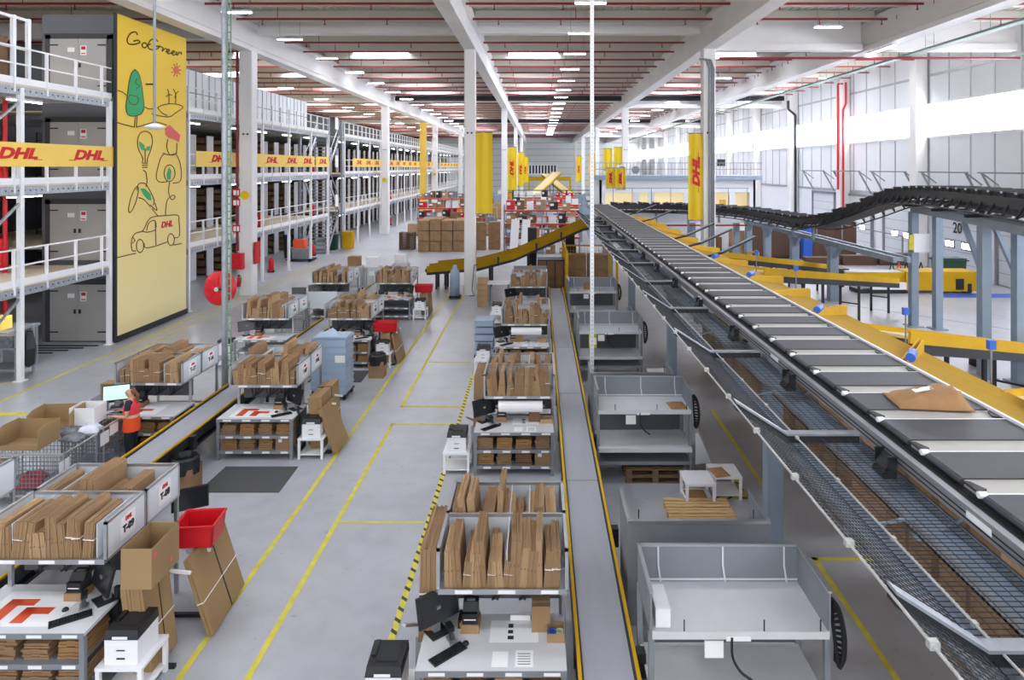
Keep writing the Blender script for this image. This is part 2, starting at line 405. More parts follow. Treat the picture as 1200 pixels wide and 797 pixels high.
# ---- dock doors in the right wall
for i, y in enumerate((26.2, 32.6, 38.4, 44.8, 51.2, 57.6)):
    t = thing('door_%d' % (i + 1), 'pale grey sectional dock door%s' % (' numbered 20' if i == 2 else ' with two small windows, %s along the right wall' % ORD[i]), 'door', kind='structure')
    mb = MB().box(XR - .1, y, .05, XR - .02, y + 4.4, 4.1)
    for k in range(1, 6): mb.box(XR - .105, y, k * .68, XR - .1, y + 4.4, k * .68 + .025, 1)
    mb.build('door_leaf', [M_panel, M_steel], t)
    for dy in (.9, 2.5):
        q = y + dy
        MB().box(XR - .13, q, 1.55, XR - .1, q + .95, 2.0).build('window_frame', M_dark, t)
        MB().box(XR - .14, q + .08, 1.61, XR - .125, q + .87, 1.94).build('window_pane', M_win, t)
    MB().box(XR - .2, y - .2, 0, XR - .02, y - .02, 4.3).box(XR - .2, y + 4.42, 0, XR - .02, y + 4.6, 4.3).box(XR - .2, y - .2, 4.12, XR - .02, y + 4.6, 4.3).build('door_frame', M_steel, t)
    if i == 2: letter(t, '20', .9, M_inkb, (XR - .14, y + 2.2, 2.75), FACE_NX, bold=.012)
    r = MB()                                    # the inclined overhead tracks
    for yy in (y, y + 4.4):
        r.bar((XR - .1, yy, 4.4), (XR - 1.1, yy - .1, 6.1), .09, .09); r.bar((XR - 1.1, yy - .1, 6.1), (XR - .1, yy, 5.4), .06, .06)
    r.bar((XR - 1.1, y - .3, 6.1), (XR - 1.1, y + 4.6, 6.1), .08, .08)
    r.build('overhead_track', M_steel, t)

# ---- painted floor lines
def fline(pts, wd, label, m=None, hz=False, cat='floor marking'):
    wd *= .85
    t = MB(); d = MB()
    for a, b in zip(pts[:-1], pts[1:]):
        a = Vector((*a, .002)); b = Vector((*b, .002)); L = (b - a).length; u = (b - a) / L; s = Vector((-u.y, u.x, 0)) * wd / 2
        a2 = a - u * wd / 2; b2 = b + u * wd / 2
        t.prism([a2 - s, b2 - s, b2 + s, a2 + s], (0, 0, .003))
        if hz:
            k = 0.0
            while k < L - .3:
                p = a + u * k + Vector((0, 0, .0035)); d.prism([p - s, p - s + u * .07, p + s + u * .15, p + s + u * .08], (0, 0, .002)); k += .24
    o = t.build('floor_line', m or M_yelline); tag(o, label, cat, kind='structure')
    if hz: d.build('black_stripe', M_blackline, o)
fline([(-3.65, 2), (-3.65, 17.0), (-2.05, 17.0)], .1, 'yellow floor line along the aisle bending towards the centre benches')
fline([(-2.05, 18.25), (-3.68, 18.25), (-3.8, 34)], .1, 'yellow floor line along the far half of the aisle')
fline([(-4.5, 2), (-4.55, 36)], .1, 'yellow floor line beside the left block of benches')
fline([(-3.6, 12.3), (-2.1, 12.3)], .07, 'thin yellow cross line on the aisle floor near the striped line')
fline([(-3.7, 22.4), (-2.1, 22.4)], .06, 'faint yellow cross line on the far aisle floor')
fline([(-2.0, 5), (-2.0, 15.0), (-2.05, 21)], .11, 'yellow and black striped line beside the centre benches', hz=True)
fline([(4.55, 18), (4.5, 13.7)], .09, 'yellow floor line behind the white stands')
fline([(4.05, 14.6), (4.0, 13.2), (3.2, 13.2)], .09, 'yellow and black striped corner line around the pallet bay', hz=True)
fline([(5.6, 11.15), (4.5, 11.15), (4.45, 7)], .1, 'yellow floor line bending beside the nearest discharge tray')
fline([(-14.7, 12), (-14.75, 45)], .12, 'yellow floor line along the mezzanine front')
fline([(-14.1, 22.0), (-14.1, 45)], .08, 'second thinner yellow line along the mezzanine front')
fline([(-16.8, 19.2), (-15.6, 20.4)], .12, 'yellow floor line under the near mezzanine bay')
for y in (16.2, 17.7): fline([(-14.5, y), (-13.4, y)], .28, 'broad yellow block painted near the trolley, at %s of the pair' % ('front' if y < 17 else 'back'))
fline([(3.62, 8.2), (4.4, 5.6)], .05, 'blue floor line running under the net beside the cable guide', M_blue)
fline([(9.5, 37), (23, 22)], .1, 'grey expansion joint crossing the dock floor', M_steel)
for y in (40, 34): fline([(20.2, y), (24.4, y)], 1.2, 'blue painted zone in front of the dock doors, at the %s' % ('far door' if y > 37 else 'near door'), M_blue)

# ================================================================ MEZZANINE
XM = -15.5; LV = (2.85, 5.88, 8.88)
def mezz(y0, y1, label, posts, depth=13.5, xf=XM):
    t = thing('mezzanine_platform', label, 'mezzanine', (xf, y0, 0)); L = y1 - y0
    for z in LV:
        MB().box(-depth, 0, z - .06, -.02, L, z).build('deck', M_deck, t)
        b = MB().box(-.09, 0, z - .31, .0, L, z - .07)
        nb = 0; y = .15
        while y < L and nb < 60:
            b.cyl((.0, y, z - .18), (.006, y, z - .18), .028, 6, mi=1); y += .24; nb += 1
        yy = 1.4
        while yy < L: b.box(-depth, yy, z - .26, -.1, yy + .08, z - .08); yy += 2.05
        b.build('edge_beam', [M_galv, M_dark], t)
        g = MB().box(-.03, 0, z, .0, L, z + .2)
        for zz in (z + .6, z + 1.1): g.box(-.05, 0, zz - .02, -.01, L, zz + .025)
        y = .05
        while y <= L: g.box(-.06, y - .025, z - .25, .03, y + .025, z + 1.1); y += 1.35
        g.build('guard_rail', M_white, t)
    for y in posts:
        MB().box(-.1, y - y0 - .07, 0, .04, y - y0 + .07, LV[2] - .1).box(-.16, y - y0 - .14, 0, .1, y - y0 + .14, .03).build('post', M_white, t)
    ib = MB()
    for y in posts:
        if y - y0 < 3: continue
    return t
near = mezz(12.0, 24.75, 'white railed three-level mezzanine bay left of the yellow banner', [16.4, 20.43, 24.65])
for z in (0, 2.85, 5.88):
    MB().bar((-.03, 8.43, z + 2.5), (-.03, 6.2, z + .9), .06, .06).build('brace', M_galv, near)
mezz(30.1, 50.2, 'white railed mezzanine stretch between the yellow banner and the stair tower', [30.18 + 4.05 * k for k in range(5)] + [50.1])
mezz(54.3, 150, 'long white railed mezzanine stretch beyond the stair tower', [54.4 + 4.05 * k for k in range(24)])
sl = thing('strip_lamp', 'x', 'lamp'); MB().box(-.06, -.7, 0, .06, .7, .07).build('housing', M_white, sl); MB().box(-.05, -.68, -.02, .05, .68, 0).build('diffuser', M_tube, sl); first = True
for lv, z in enumerate(LV):
    for i, y in enumerate([17.5, 21.5] + [32.2 + 4.05 * k for k in range(5)] + [56.4 + 4.05 * k for k in range(18)]):
        for x in ((-16.4,) if i > 1 else (-16.2, -19.5)):
            st_ = 'near bay' if i < 2 else 'stretch before the stair tower' if i < 7 else 'stretch beyond the stair tower'
            lab = 'strip lamp fixed under the %s mezzanine deck, %s' % (('first', 'second', 'top')[lv], st_); gr = 'strip lamps under the %s deck, %s' % (('first', 'second', 'top')[lv], st_)
            if first: sl.location = (x, y, z - .4); sl['label'] = lab; sl['group'] = gr; first = False
            else: dup(sl, (x, y, z - .4), label=lab, group=gr)
# lift shaft with three pairs of grey doors
t = thing('lift_shaft', 'tall grey goods lift shaft with double doors on every level', 'lift', (-16.9, 25, 0))
MB().box(-1.35, .06, 0, 1.4, 4.8, 12.0).build('shaft_casing', M_casing, t)
for z in (0, 2.95, 5.95, 9.0):
    f = MB().box(-1.2, .0, z, -1.0, .1, z + 2.25).box(1.06, .0, z, 1.26, .1, z + 2.25).box(-1.2, .0, z + 2.1, 1.26, .1, z + 2.3)
    f.build('door_surround', M_doord, t)
    for s in (0, 1):
        d = MB().box(-1.0 + 1.03 * s, -.03, z + .05, .02 + 1.03 * s, .05, z + 2.1).build('lift_door', M_door, t)
        h = MB()
        for zz in (.35, 1.85):
            xa = -1.0 if s == 0 else .75
            h.box(xa, -.05, z + zz, xa + .3, -.03, z + zz + .045)
        h.build('hinge', M_dark, d)
        xk = .02 - .1 if s == 0 else .03 + .07
        MB().box(xk - .03, -.07, z + 1.05, xk + .03, -.03, z + 1.2).build('handle', M_black, d)
    p = MB().box(.12, -.04, z + 1.5, .34, -.032, z + 1.85, 0).box(.15, -.043, z + 1.7, .31, -.039, z + 1.82, 1).box(.15, -.043, z + 1.54, .31, -.039, z + 1.58, 1)
    p.build('warning_notice', [M_paper, M_redt], t)
    MB().box(-.35, -.04, z + 1.62, -.1, -.032, z + 1.78).build('notice', M_paper, t)
g = MB()
for k in range(5): g.box(-1.9, -.5 - .32 * k, .0, 1.2 - .32 * k, -.42 - .32 * k, .03)
tag(g.build('floor_grille', M_dark, None, (-17.0, 24.9, 0)), 'dark steel strips set in the floor before the lowest lift doors', 'grille')
# printed banner on the side of the shaft
BX = -15.36
bn = thing('printed_banner', 'huge yellow banner with the handwritten GoGreen drawing', 'banner', (BX, 24.85, .25))
MB().box(-.04, 0, 0, 0, 4.85, 11.75).build('banner_sheet', M_bannerfade, bn)
MB().box(-.08, -.1, -.22, .01, 4.95, 0).box(-.08, -.1, 0, .0, -.0, 11.75).build('banner_frame', M_dark, bn)
def on_banner(px, py):       # place of a drawn point on the hanging
    Y = 15.36 * 800 / (632 - px); return (.012, Y - 24.85, H - (py - 196) * Y / 800 - .25)
def crop7(pts): return [on_banner(130 + x * 95 / 541, 20 + y * 140 / 797) for x, y in pts]
def crop8(pts): return [on_banner(130 + x * 95 / 445, 140 + y * 170 / 797) for x, y in pts]
def arc(cx, cy, rx, ry, a0=0, a1=360, n=20, rot=0):
    o = []
    for i in range(n + 1):
        a = math.radians(a0 + (a1 - a0) * i / n); x = rx * math.cos(a); y = ry * math.sin(a)
        o.append((cx + x * math.cos(rot) - y * math.sin(rot), cy + x * math.sin(rot) + y * math.cos(rot)))
    return o
def stroke(mb, pts, r=.02): mb.tube(smooth_path(pts, 3) if len(pts) > 2 else pts, r, 4)
wr = MB()
for p in ([(175, 120), (165, 100), (135, 105), (108, 140), (112, 175), (150, 182), (190, 170), (180, 155), (150, 160)],
          arc(222, 188, 16, 16), [(240, 190), (262, 180)], [(310, 165), (295, 145), (262, 155), (245, 190), (258, 215), (300, 215), (325, 195), (300, 195)],
          [(325, 195), (345, 205), (340, 228), (360, 210), (372, 215)], [(365, 232), (385, 228), (385, 215), (370, 225), (380, 245), (398, 240)],
          [(400, 242), (420, 236), (418, 224), (404, 235), (412, 254), (432, 248)], [(432, 230), (440, 255), (450, 238), (466, 236), (468, 250)]):
    stroke(wr, crop7(p), .028)
wr.build('lettering', M_ink, bn)
ink = MB()
tree = [(158, 350), (135, 375), (118, 440), (105, 540), (98, 600), (110, 650), (150, 660), (200, 645), (218, 600), (212, 530), (200, 440), (182, 375), (158, 350)]
MB().prism(crop7(tree[:-1]), (.006, 0, 0)).build('tree_print', M_green, bn)
for p in (tree, [(170, 410), (160, 440), (190, 460), (165, 480)], [(110, 540), (125, 520), (150, 525), (180, 540), (170, 580), (130, 580), (110, 540)], [(160, 660), (155, 735)], [(172, 660), (168, 735)], [(45, 490), (75, 500), (100, 520)], [(215, 595), (250, 612), (285, 610)],
          [(30, 700), (90, 718), (155, 735)], [(168, 735), (240, 715), (300, 700), (370, 720)], [(310, 605), (350, 585), (420, 578), (480, 600), (430, 640), (390, 665), (330, 660), (270, 645)], [(310, 605), (340, 640), (372, 655)], [(385, 575), (385, 515), (375, 480)], [(385, 515), (405, 520)], [(385, 515), (368, 530)], [(430, 575), (430, 515), (415, 480)], [(430, 515), (448, 495)], [(430, 515), (425, 540)]):
    stroke(ink, crop7(p))
sun = MB().prism(crop7(arc(434, 353, 18, 28, n=14)[:-1]), (.006, 0, 0))
for a in range(0, 360, 40):
    c, s_ = math.cos(math.radians(a)), math.sin(math.radians(a)); stroke(sun, crop7([(434 + 22 * c, 353 + 33 * s_), (434 + 32 * c, 353 + 46 * s_)]), .02)
sun.build('sun_print', M_pink, bn)
for p in ([(170, 235), (172, 210), (148, 160), (145, 110), (160, 75), (188, 65), (215, 78), (226, 115), (218, 165), (200, 210), (198, 235)], [(186, 240), (186, 160)], [(170, 240), (200, 240)], [(170, 252), (200, 250)], [(172, 264), (198, 262)], [(176, 280), (190, 290), (196, 340), (190, 370)],
          [(290, 190), (270, 215), (250, 290), (250, 330), (275, 345), (310, 340)], [(355, 190), (375, 230), (385, 290), (378, 340), (340, 350)], [(310, 110), (305, 150), (318, 190), (340, 195), (358, 180), (360, 130)], [(285, 185), (320, 195), (360, 185)], arc(320, 295, 30, 45), [(320, 345), (315, 400), (330, 440), (350, 430), (340, 415), (310, 440), (300, 480), (298, 525)],
          arc(122, 440, 16, 75, rot=.3), [(140, 390), (150, 355), (180, 350), (200, 370), (235, 440), (230, 470)], [(150, 430), (180, 440), (215, 480)], [(215, 470), (250, 500), (240, 460)], [(225, 490), (255, 530)],
          [(110, 690), (115, 650), (135, 625), (175, 610), (200, 560), (230, 535), (300, 528), (365, 526), (372, 560), (374, 640), (345, 650)], [(310, 672), (245, 695), (190, 705), (180, 680)], [(110, 690), (115, 720), (135, 722)], arc(158, 695, 20, 36), arc(328, 660, 18, 32), [(195, 610), (205, 570), (240, 555), (242, 605), (195, 620)], [(242, 560), (245, 690)], [(170, 615), (200, 620)], [(30, 760), (90, 745), (135, 735)], [(340, 690), (385, 682)], [(120, 650), (130, 665), (118, 680)]):
    stroke(ink, crop8(p))
ink.build('line_drawing', M_ink, bn)
pr = MB()
for p in ([(155, 120), (180, 140), (188, 172), (165, 168), (155, 145)], [(192, 172), (195, 150), (215, 145), (210, 170)], [(160, 378), (185, 380), (215, 410), (220, 445), (200, 440), (175, 410)], [(305, 300), (318, 262), (330, 285), (325, 330), (308, 330)]):
    pr.prism(crop8(p), (.006, 0, 0))
pr.build('leaf_print', M_green, bn)
MB().prism(crop8([(295, 50), (320, 30), (345, 55), (378, 85), (372, 125), (345, 110), (315, 100), (298, 85)]), (.006, 0, 0)).build('hair_print', M_pink, bn)
letter(bn, 'DHL', .34, M_redt, tuple(Vector(on_banner(130 + 305 * 95 / 445, 140 + 577 * 170 / 797)) + Vector((.004, 0, 0))), FACE_X, .25, .012, 1.3)
# yellow sign boards on the second-level rail
def dhl_sign(y0, y1, xs, label, x=XM + .06):
    t = thing('rail_sign', label, 'sign', (x, y0, 6.42))
    MB().box(-.03, 0, 0, 0, y1 - y0, .72).build('sign_board', M_bannero, t)
    for yy in xs:
        letter(t, 'DHL', .44, M_redt, (.008, yy - y0, .38), FACE_X, .28, .022, 1.75)
        MB().box(.0, yy - y0 - 1.0, .2, .006, yy - y0 - .68, .225).box(.0, yy - y0 + .66, .2, .006, yy - y0 + 1.0, .225).build('red_bar', M_redt, t)
dhl_sign(17.5, 24.75, [20.2, 23.4], 'yellow rail sign with red logos left of the big banner')
dhl_sign(30.7, 36.9, [32.9], 'yellow rail sign with one red logo next to the first mezzanine column')
dhl_sign(37.3, 46.9, [39.4, 42.6, 45.5], 'long yellow rail sign with three red logos past the first column')
dhl_sign(47.2, 50.1, [48.7], 'short yellow rail sign beside the stair tower')
dhl_sign(56.5, 75.5, [58.5 + 3.2 * k for k in range(6)], 'long yellow rail sign just beyond the stair tower')
dhl_sign(76, 103, [78 + 3.5 * k for k in range(8)], 'long yellow rail sign halfway down the far mezzanine')
dhl_sign(106, 130, [108 + 4 * k for k in range(6)], 'farthest long yellow rail sign on the mezzanine')
# shelving racks under every level
def rack_proto():
    t = thing('shelving_rack', 'x', 'rack', (0, 0, 0))
    MB().box(-.03, -.4, 0, .03, .4, 2.35).build('end_panel', M_upright, t)
    s = MB()
    for z in (.1, .55, 1.0, 1.45, 1.9, 2.3): s.box(-7, -.42, z, -.04, .42, z + .03)
    for x in (-7, -4.7, -2.4): s.box(x, -.43, 0, x + .05, -.38, 2.35); s.box(x, .38, 0, x + .05, .43, 2.35)
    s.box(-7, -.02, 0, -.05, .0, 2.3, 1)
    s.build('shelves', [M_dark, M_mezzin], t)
    return t
rp = rack_proto(); first = True
fl = ('ground floor', 'first level', 'second level')
cart = [MB().box(-a / 2, -.18, 0, a / 2, .16, h).mesh('carton', m) for a, h, m in ((.55, .3, M_cardd), (.42, .22, M_card), (.7, .34, M_cardd))]
far = MB(); ncart = 0
for lv, z in enumerate((0, 2.86, 5.89)):
    ys = [36.5 + 2.05 * k for k in range(11)] + [60 + 2.05 * k for k in range(43)]
    for i, y in enumerate(ys):
        stretch = 'before the stair tower' if i < 11 else 'beyond the stair tower'
        lab = 'shelving rack with white end panel on the %s, %s' % (fl[lv], stretch)
        if i < 11: lab = 'white-ended shelving rack on the %s, %s beyond the banner' % (fl[lv], ORD[i])
        g = 'racks on the %s %s' % (fl[lv], stretch)
        loc = (-19.6, y, z + .001)
        if first: rp.location = loc; rp['label'] = lab; rp['group'] = g; first = False
        else: dup(rp, loc, label=lab, group=g)
        if i < 11:
            for k in range(9):
                zz = (.13, .58, 1.03, 1.48, 1.93)[k % 5]; x = -19.96 - .66 * (k // 5) - .04 * (k % 3)
                o = obj('carton', cart[(k + i) % 3], None, (x, y - .22, z + zz + .002))
                tag(o, 'brown carton on the %s rack beyond the banner, %s' % (ORD[i], fl[lv]), 'carton', 'cartons on the %s rack, %s' % (ORD[i], fl[lv])); ncart += 1
        else:
            for k in range(10):
                zz = (.13, .58, 1.03, 1.48, 1.93)[k % 5]; x = -19.96 - .6 * (k // 5)
                far.box(x - .25, y - .4, z + zz, x + .25, y - .06, z + zz + .3)
tag(far.build('rack_cartons', M_cardd), 'brown cartons filling the mezzanine racks beyond the stair tower', 'cartons', kind='stuff')
# tall pale cabinets on the top level
pm = thing('tall_cabinet', 'x', 'cabinet', (0, 0, 0))
MB().box(-1.2, -.62, 0, 0, .62, 2.15).build('cabinet_body', M_wrap, pm)
MB().box(0, -.02, .05, .008, .02, 2.1).box(0, -.63, 0, .012, -.58, 2.15).box(0, -.6, 1.05, .008, .6, 1.09).build('door_seam', M_steel, pm)
first = True
for i in range(13):
    lab = 'tall pale grey cabinet on the top mezzanine level, %s from the banner' % ORD[i]
    loc = (-16.6, 32.3 + 1.32 * i, LV[2] + .001)
    if first: pm.location = loc; pm['label'] = lab; pm['group'] = 'tall cabinets on the top level'; first = False
    else: dup(pm, loc, label=lab, group='tall cabinets on the top level')
# top level stock beside the near bay
tg = thing('roll_gate', 'white barred gate with dark cartons behind it on the top level', 'gate', (XM - .3, 20.0, LV[2]))
g = MB()
for y in (-1.6, -.9, -.2, .5, 1.1): g.box(-.05, y - .06, 0, .05, y + .06, 2.1)
for z in (.1, 1.1, 2.0): g.box(-.04, -1.6, z, .04, 1.1, z + .08)
g.build('gate_bars', M_white, tg)
for k in range(4):
    tag(MB().box(0, 0, 0, .8, .75, 1.25 + .3 * (k % 2)).build('carton', M_cardd, None, (-17.2, 17.6 + .9 * k, LV[2] + .002)), 'dark brown carton behind the white gate, %s from the near end' % ORD[k], 'carton', 'cartons behind the white gate')
# stair tower
t = thing('stair_tower', 'grey lattice stair tower between the two mezzanine stretches', 'stairs', (XM - 1.2, 52.2, 0))
g = MB()
for x in (-1.0, 1.1):
    for y in (-1.7, 1.7): g.box(x - .08, y - .08, 0, x + .08, y + .08, 10.1)
g.build('tower_frame', M_galv, t)
for k, z in enumerate((0, 2.85, 5.88)):
    s = MB(); a, b = (-1.6, 1.6) if k % 2 == 0 else (1.6, -1.6)
    for q in range(12):
        f = q / 11; y = a + (b - a) * f; s.box(-.8, y - .14, z + 2.85 * f, .9, y + .14, z + 2.85 * f + .05)
    for x in (-.85, .95): s.bar((x, a, z), (x, b, z + 2.9), .06, .25); s.bar((x, a, z + 1), (x, b, z + 3.9), .05, .05)
    s.build('stair_flight', M_galv, t)
for z in (3.4, 6.4, 9.3): MB().box(1.2, -.4, z, 1.24, .3, z + .9).build('level_plate', M_paper, t)

# red riser with hose drum cabinets inside the near bay
t = thing('fire_riser', 'red fire riser pipe with red drums inside the near mezzanine bay', 'fire riser', (-18.2, 23.0, 0))
MB().cyl((.2, 0, 0), (.2, 0, 8.7), .07, 8).build('riser_pipe', M_red, t)
for z in (3.7, 7.1): MB().lathe([(.01, 0), (.42, 0), (.45, .08), (.45, 1.0), (.42, 1.1), (.01, 1.1)], 18, (-.25, 0, z - .8 if z < 5 else z - 1.15)).build('hose_drum', M_red, t, smooth=False)
# first mezzanine column: fire cabinet, extinguisher, plates
t = thing('fire_cabinet', 'red fire hose cabinet on the near side of the first mezzanine column', 'fire cabinet', (-14.75, 34.05, 1.35))
MB().box(-.55, -.3, 0, .05, 0, .78).build('cabinet_body', M_red, t); MB().box(-.5, -.315, .06, .0, -.3, .72).build('cabinet_door', M_red, t); MB().box(-.42, -.33, .35, -.38, -.31, .45).build('handle', M_dark, t)
t = thing('fire_extinguisher', 'small red fire extinguisher hanging below the red cabinet', 'fire extinguisher', (-14.95, 33.95, .45))
MB().lathe([(.01, 0), (.09, .01), (.09, .42), (.05, .5), (.03, .52)], 14).build('cylinder', M_red, t, smooth=True); MB().box(-.03, -.03, .52, .05, .03, .6).build('valve', M_dark, t); MB().tube([(.05, 0, .57), (.13, -.03, .5), (.12, -.03, .2)], .012).build('hose', M_black, t)
tag(MB().box(-.04, -.3, 0, .0, .3, 1.1).box(0, -.28, .02, .02, .28, 1.08).build('fire_cabinet', M_red, None, (-14.2, 34.4, 1.55)), 'red cabinet on the aisle side of the first mezzanine column', 'fire cabinet')
for z, kx in ((4.95, 0), (4.45, 0), (3.15, 1)):
    q = tag(MB().box(-.25, 0, 0, .12, .03, .38, 0).box(-.2, -.01, .06, -.07, 0, .3, 1).box(-.02, -.01, .06, .08, 0, .3, 1).build('fire_sign', [M_redt, M_paper], None, (-15.05, 34.3, z)), 'red square fire sign beside the first mezzanine column, %s' % {4.95: 'uppermost', 4.45: 'middle', 3.15: 'lowest'}[z], 'sign')
    q.location.y = 34.04
for x, y, lab, c in ((-14.66, 34.0, 'round yellow number plate on the first mezzanine column', 5.0), (-14.66, 64.62, 'round yellow number plate on the second mezzanine column', 5.2), (-14.66, 95.6, 'round yellow number plate on the third mezzanine column', 5.4)):
    tag(MB().cyl((0, 0, 0), (0, -.03, 0), .22, 20).build('number_plate', M_banner, None, (x, y, c)), lab, 'sign')
tag(MB().tube([(0, 0, 0), (0, 0, 10.2), (.35, 0, 10.6), (.35, 0, 13.1)], .07, 6).build('fire_pipe', M_redpaint, None, (-15.15, 34.25, 2.2)), 'red fire pipe climbing the first mezzanine column', 'pipe')

# hanging and standing poles
t = thing('service_pole', 'grey drop pole with green cable tray rising between the benches to the roof', 'pole', (-8.45, 18.3, 0))
MB().cyl((0, 0, 0), (0, 0, 13.95), .065, 10).build('pole', M_galv, t)
g = MB().box(.08, -.02, 0, .1, .02, 13.9).box(.17, -.02, 0, .19, .02, 13.9)
for k in range(70): g.box(.08, -.01, .2 * k, .19, .01, .2 * k + .03)
g.build('cable_tray', mat('green_grey', '7F9A86', .5), t); MB().box(-.15, -.15, 0, .25, .15, .03).build('base_plate', M_dark, t)
t = thing('service_pole', 'white perforated drop pole beside the discharge trays', 'pole', (1.3, 16.84, 0))
g = MB().box(-.045, -.045, 0, .045, .045, 13.95)
for k in range(130): g.box(-.012, -.05, .1 * k + .3, .012, -.044, .1 * k + .34, 1)
g.build('pole', [M_white, M_alu], t); MB().box(-.12, -.12, 0, .12, .12, .03).build('base_plate', M_steel, t)
t = thing('antenna_pole', 'thin grey pole with a round white antenna hanging before the banner', 'antenna', (-12.4, 22, 7.7))
MB().cyl((0, 0, .1), (0, 0, 6.25), .045, 8).build('pole', M_steel, t); MB().lathe([(.01, .12), (.1, .1), (.3, .02), (.3, -.02), (.12, -.08), (.01, -.08)], 24).build('antenna_head', M_white, t, smooth=True)
MB().box(-.28, -.02, 1.35, 0, .02, 1.4).build('side_arm', M_dark, t)
t = thing('convex_mirror', 'big round red-backed traffic mirror on the grey drop pole', 'mirror', (-8.72, 18.62, 3.1))
d = MB().lathe([(.01, .12), (.1, .12), (.3, .1), (.43, .05), (.47, 0), (.47, -.05), (.44, -.05), (.44, -.02), (.01, .02)], 36).build('mirror_back', M_red, t, smooth=True); d.rotation_euler = (math.radians(84), 0, math.radians(-8))
MB().cyl((0, -.2, 0), (0, -.1, 0), .06, 12).build('clamp', M_alu, t); MB().bar((.0, -.16, 0), (.27, -.24, 0), .04, .04).build('arm', M_dark, t)
d2 = MB(); 
for a in range(0, 360, 45): d2.bar((.08 * math.cos(a * PI / 180), -.135, .08 * math.sin(a * PI / 180)), (.34 * math.cos(a * PI / 180), -.1, .34 * math.sin(a * PI / 180)), .015, .015)
d2.build('rib', M_red, t)
# ================================================================ BELT CONVEYORS BETWEEN THE BENCHES
def belt(x0, x1, ya, yb, label, seams, h=.8):
    t = thing('belt_conveyor', label, 'conveyor', ((x0 + x1) / 2, ya, 0)); w = (x1 - x0) / 2; L = yb - ya
    b = MB().box(-w + .02, 0, h - .05, w - .02, L, h)
    b.build('belt', M_belt, t)
    for s in seams: MB().box(-w + .02, s - ya, h, w - .02, s - ya + .02, h + .004).build('belt_seam', M_steel, t)
    for s in (-1, 1):
        MB().box(s * (w + .02) - .035, 0, h - .16, s * (w + .02) + .035, L, h + .03).build('side_profile', M_dark, t)
        MB().box(s * (w + .025) - .02, 0, h + .03, s * (w + .025) + .02, L, h + .06).build('edge_strip', M_yel, t)
    y = .5
    while y < L:
        g = MB()
        for s in (-1, 1): g.box(s * w - .03, y, 0, s * w + .03, y + .06, h - .15)
        g.box(-w, y, .3, w, y + .05, .36); g.build('leg', M_dark, t); y += 2.4
    MB().box(-w, .0, h - .35, w, L, h - .3).build('under_tray', M_dark, t)
    g = MB()
    for y in (3.4, 6.8, 9.5, 13.1): g.box(w + .06, y, h - .25, w + .16, y + .14, h + .03)
    g.build('sensor', M_black, t)
belt(.47, 1.06, 1.0, 31.6, 'long grey belt conveyor with yellow edges beside the centre benches', (12.2, 16.9, 21.2))
belt(-7.95, -7.3, 1.0, 34.0, 'grey belt conveyor with yellow edges between the two left bench rows', (10, 18, 26))

# ================================================================ PACKING BENCHES
def bench_proto(orange):
    t = thing('packing_bench', 'x', 'bench')
    w = .83
    MB().box(-w, 0, .86, w, .95, .9).build('worktop', M_table, t)
    e = MB().box(-w, -.015, .84, w, 0, .9, 0)
    for k in range(4): e.box(-w + .15 + .42 * k, -.019, .855, -w + .33 + .42 * k, -.015, .89, 1)
    e.build('edge_strip', [M_steel, M_paper], t)
    for x in (-w + .03, w - .03):
        for y in (.03, .9): MB().box(x - .03, y - .03, 0, x + .03, y + .03, .86).build('leg', M_steel, t)
    for z in (.17, .5):
        s = MB().box(-w + .06, .02, z, w - .06, .9, z + .03, 0).box(-w + .06, 0, z - .03, w - .06, .02, z + .035, 0)
        for k in range(4): s.box(-w + .2 + .4 * k, -.003, z - .02, -w + .36 + .4 * k, 0, z + .02, 1)
        s.build('shelf', [M_steel, M_paper], t)
    MB().box(-w + .05, .91, .1, w - .05, .93, .86).build('back_panel', M_steel, t)
    if orange:
        p = MB().box(-.62, .12, .9, .35, .8, .9015, 0)
        for dx, dy in ((-.5, .18), (-.2, .18)):
            h = .46 if dx < -.3 else .3
            p.box(dx, dy, .9015, dx + .16, dy + h, .9025, 1); p.box(dx, dy + h - .13, .9015, dx + .36, dy + h, .9025, 1)
        p.build('orange_sorting_print', [M_paper, M_orange], t)
    else:
        p = MB().box(-.05, .45, .9, .52, .83, .9015, 0)
        for k, (x, y, a, b) in enumerate(((.16, .7, .06, .07), (.16, .6, .06, .06), (.16, .5, .07, .06), (.44, .72, .04, .05), (.44, .62, .04, .04))): p.box(x, y, .9015, x + a, y + b, .902, 1)
        p.box(.0, .06, .9, .18, .3, .9015, 0).box(.26, .06, .9, .46, .32, .9015, 0)
        for k in range(5): p.box(.29, .1 + .04 * k, .9015, .43, .11 + .04 * k, .902, 1)
        p.build('instruction_sheet', [M_paper, M_inkb], t)
    return t
BP = {True: bench_proto(True), False: bench_proto(False)}; used = set()
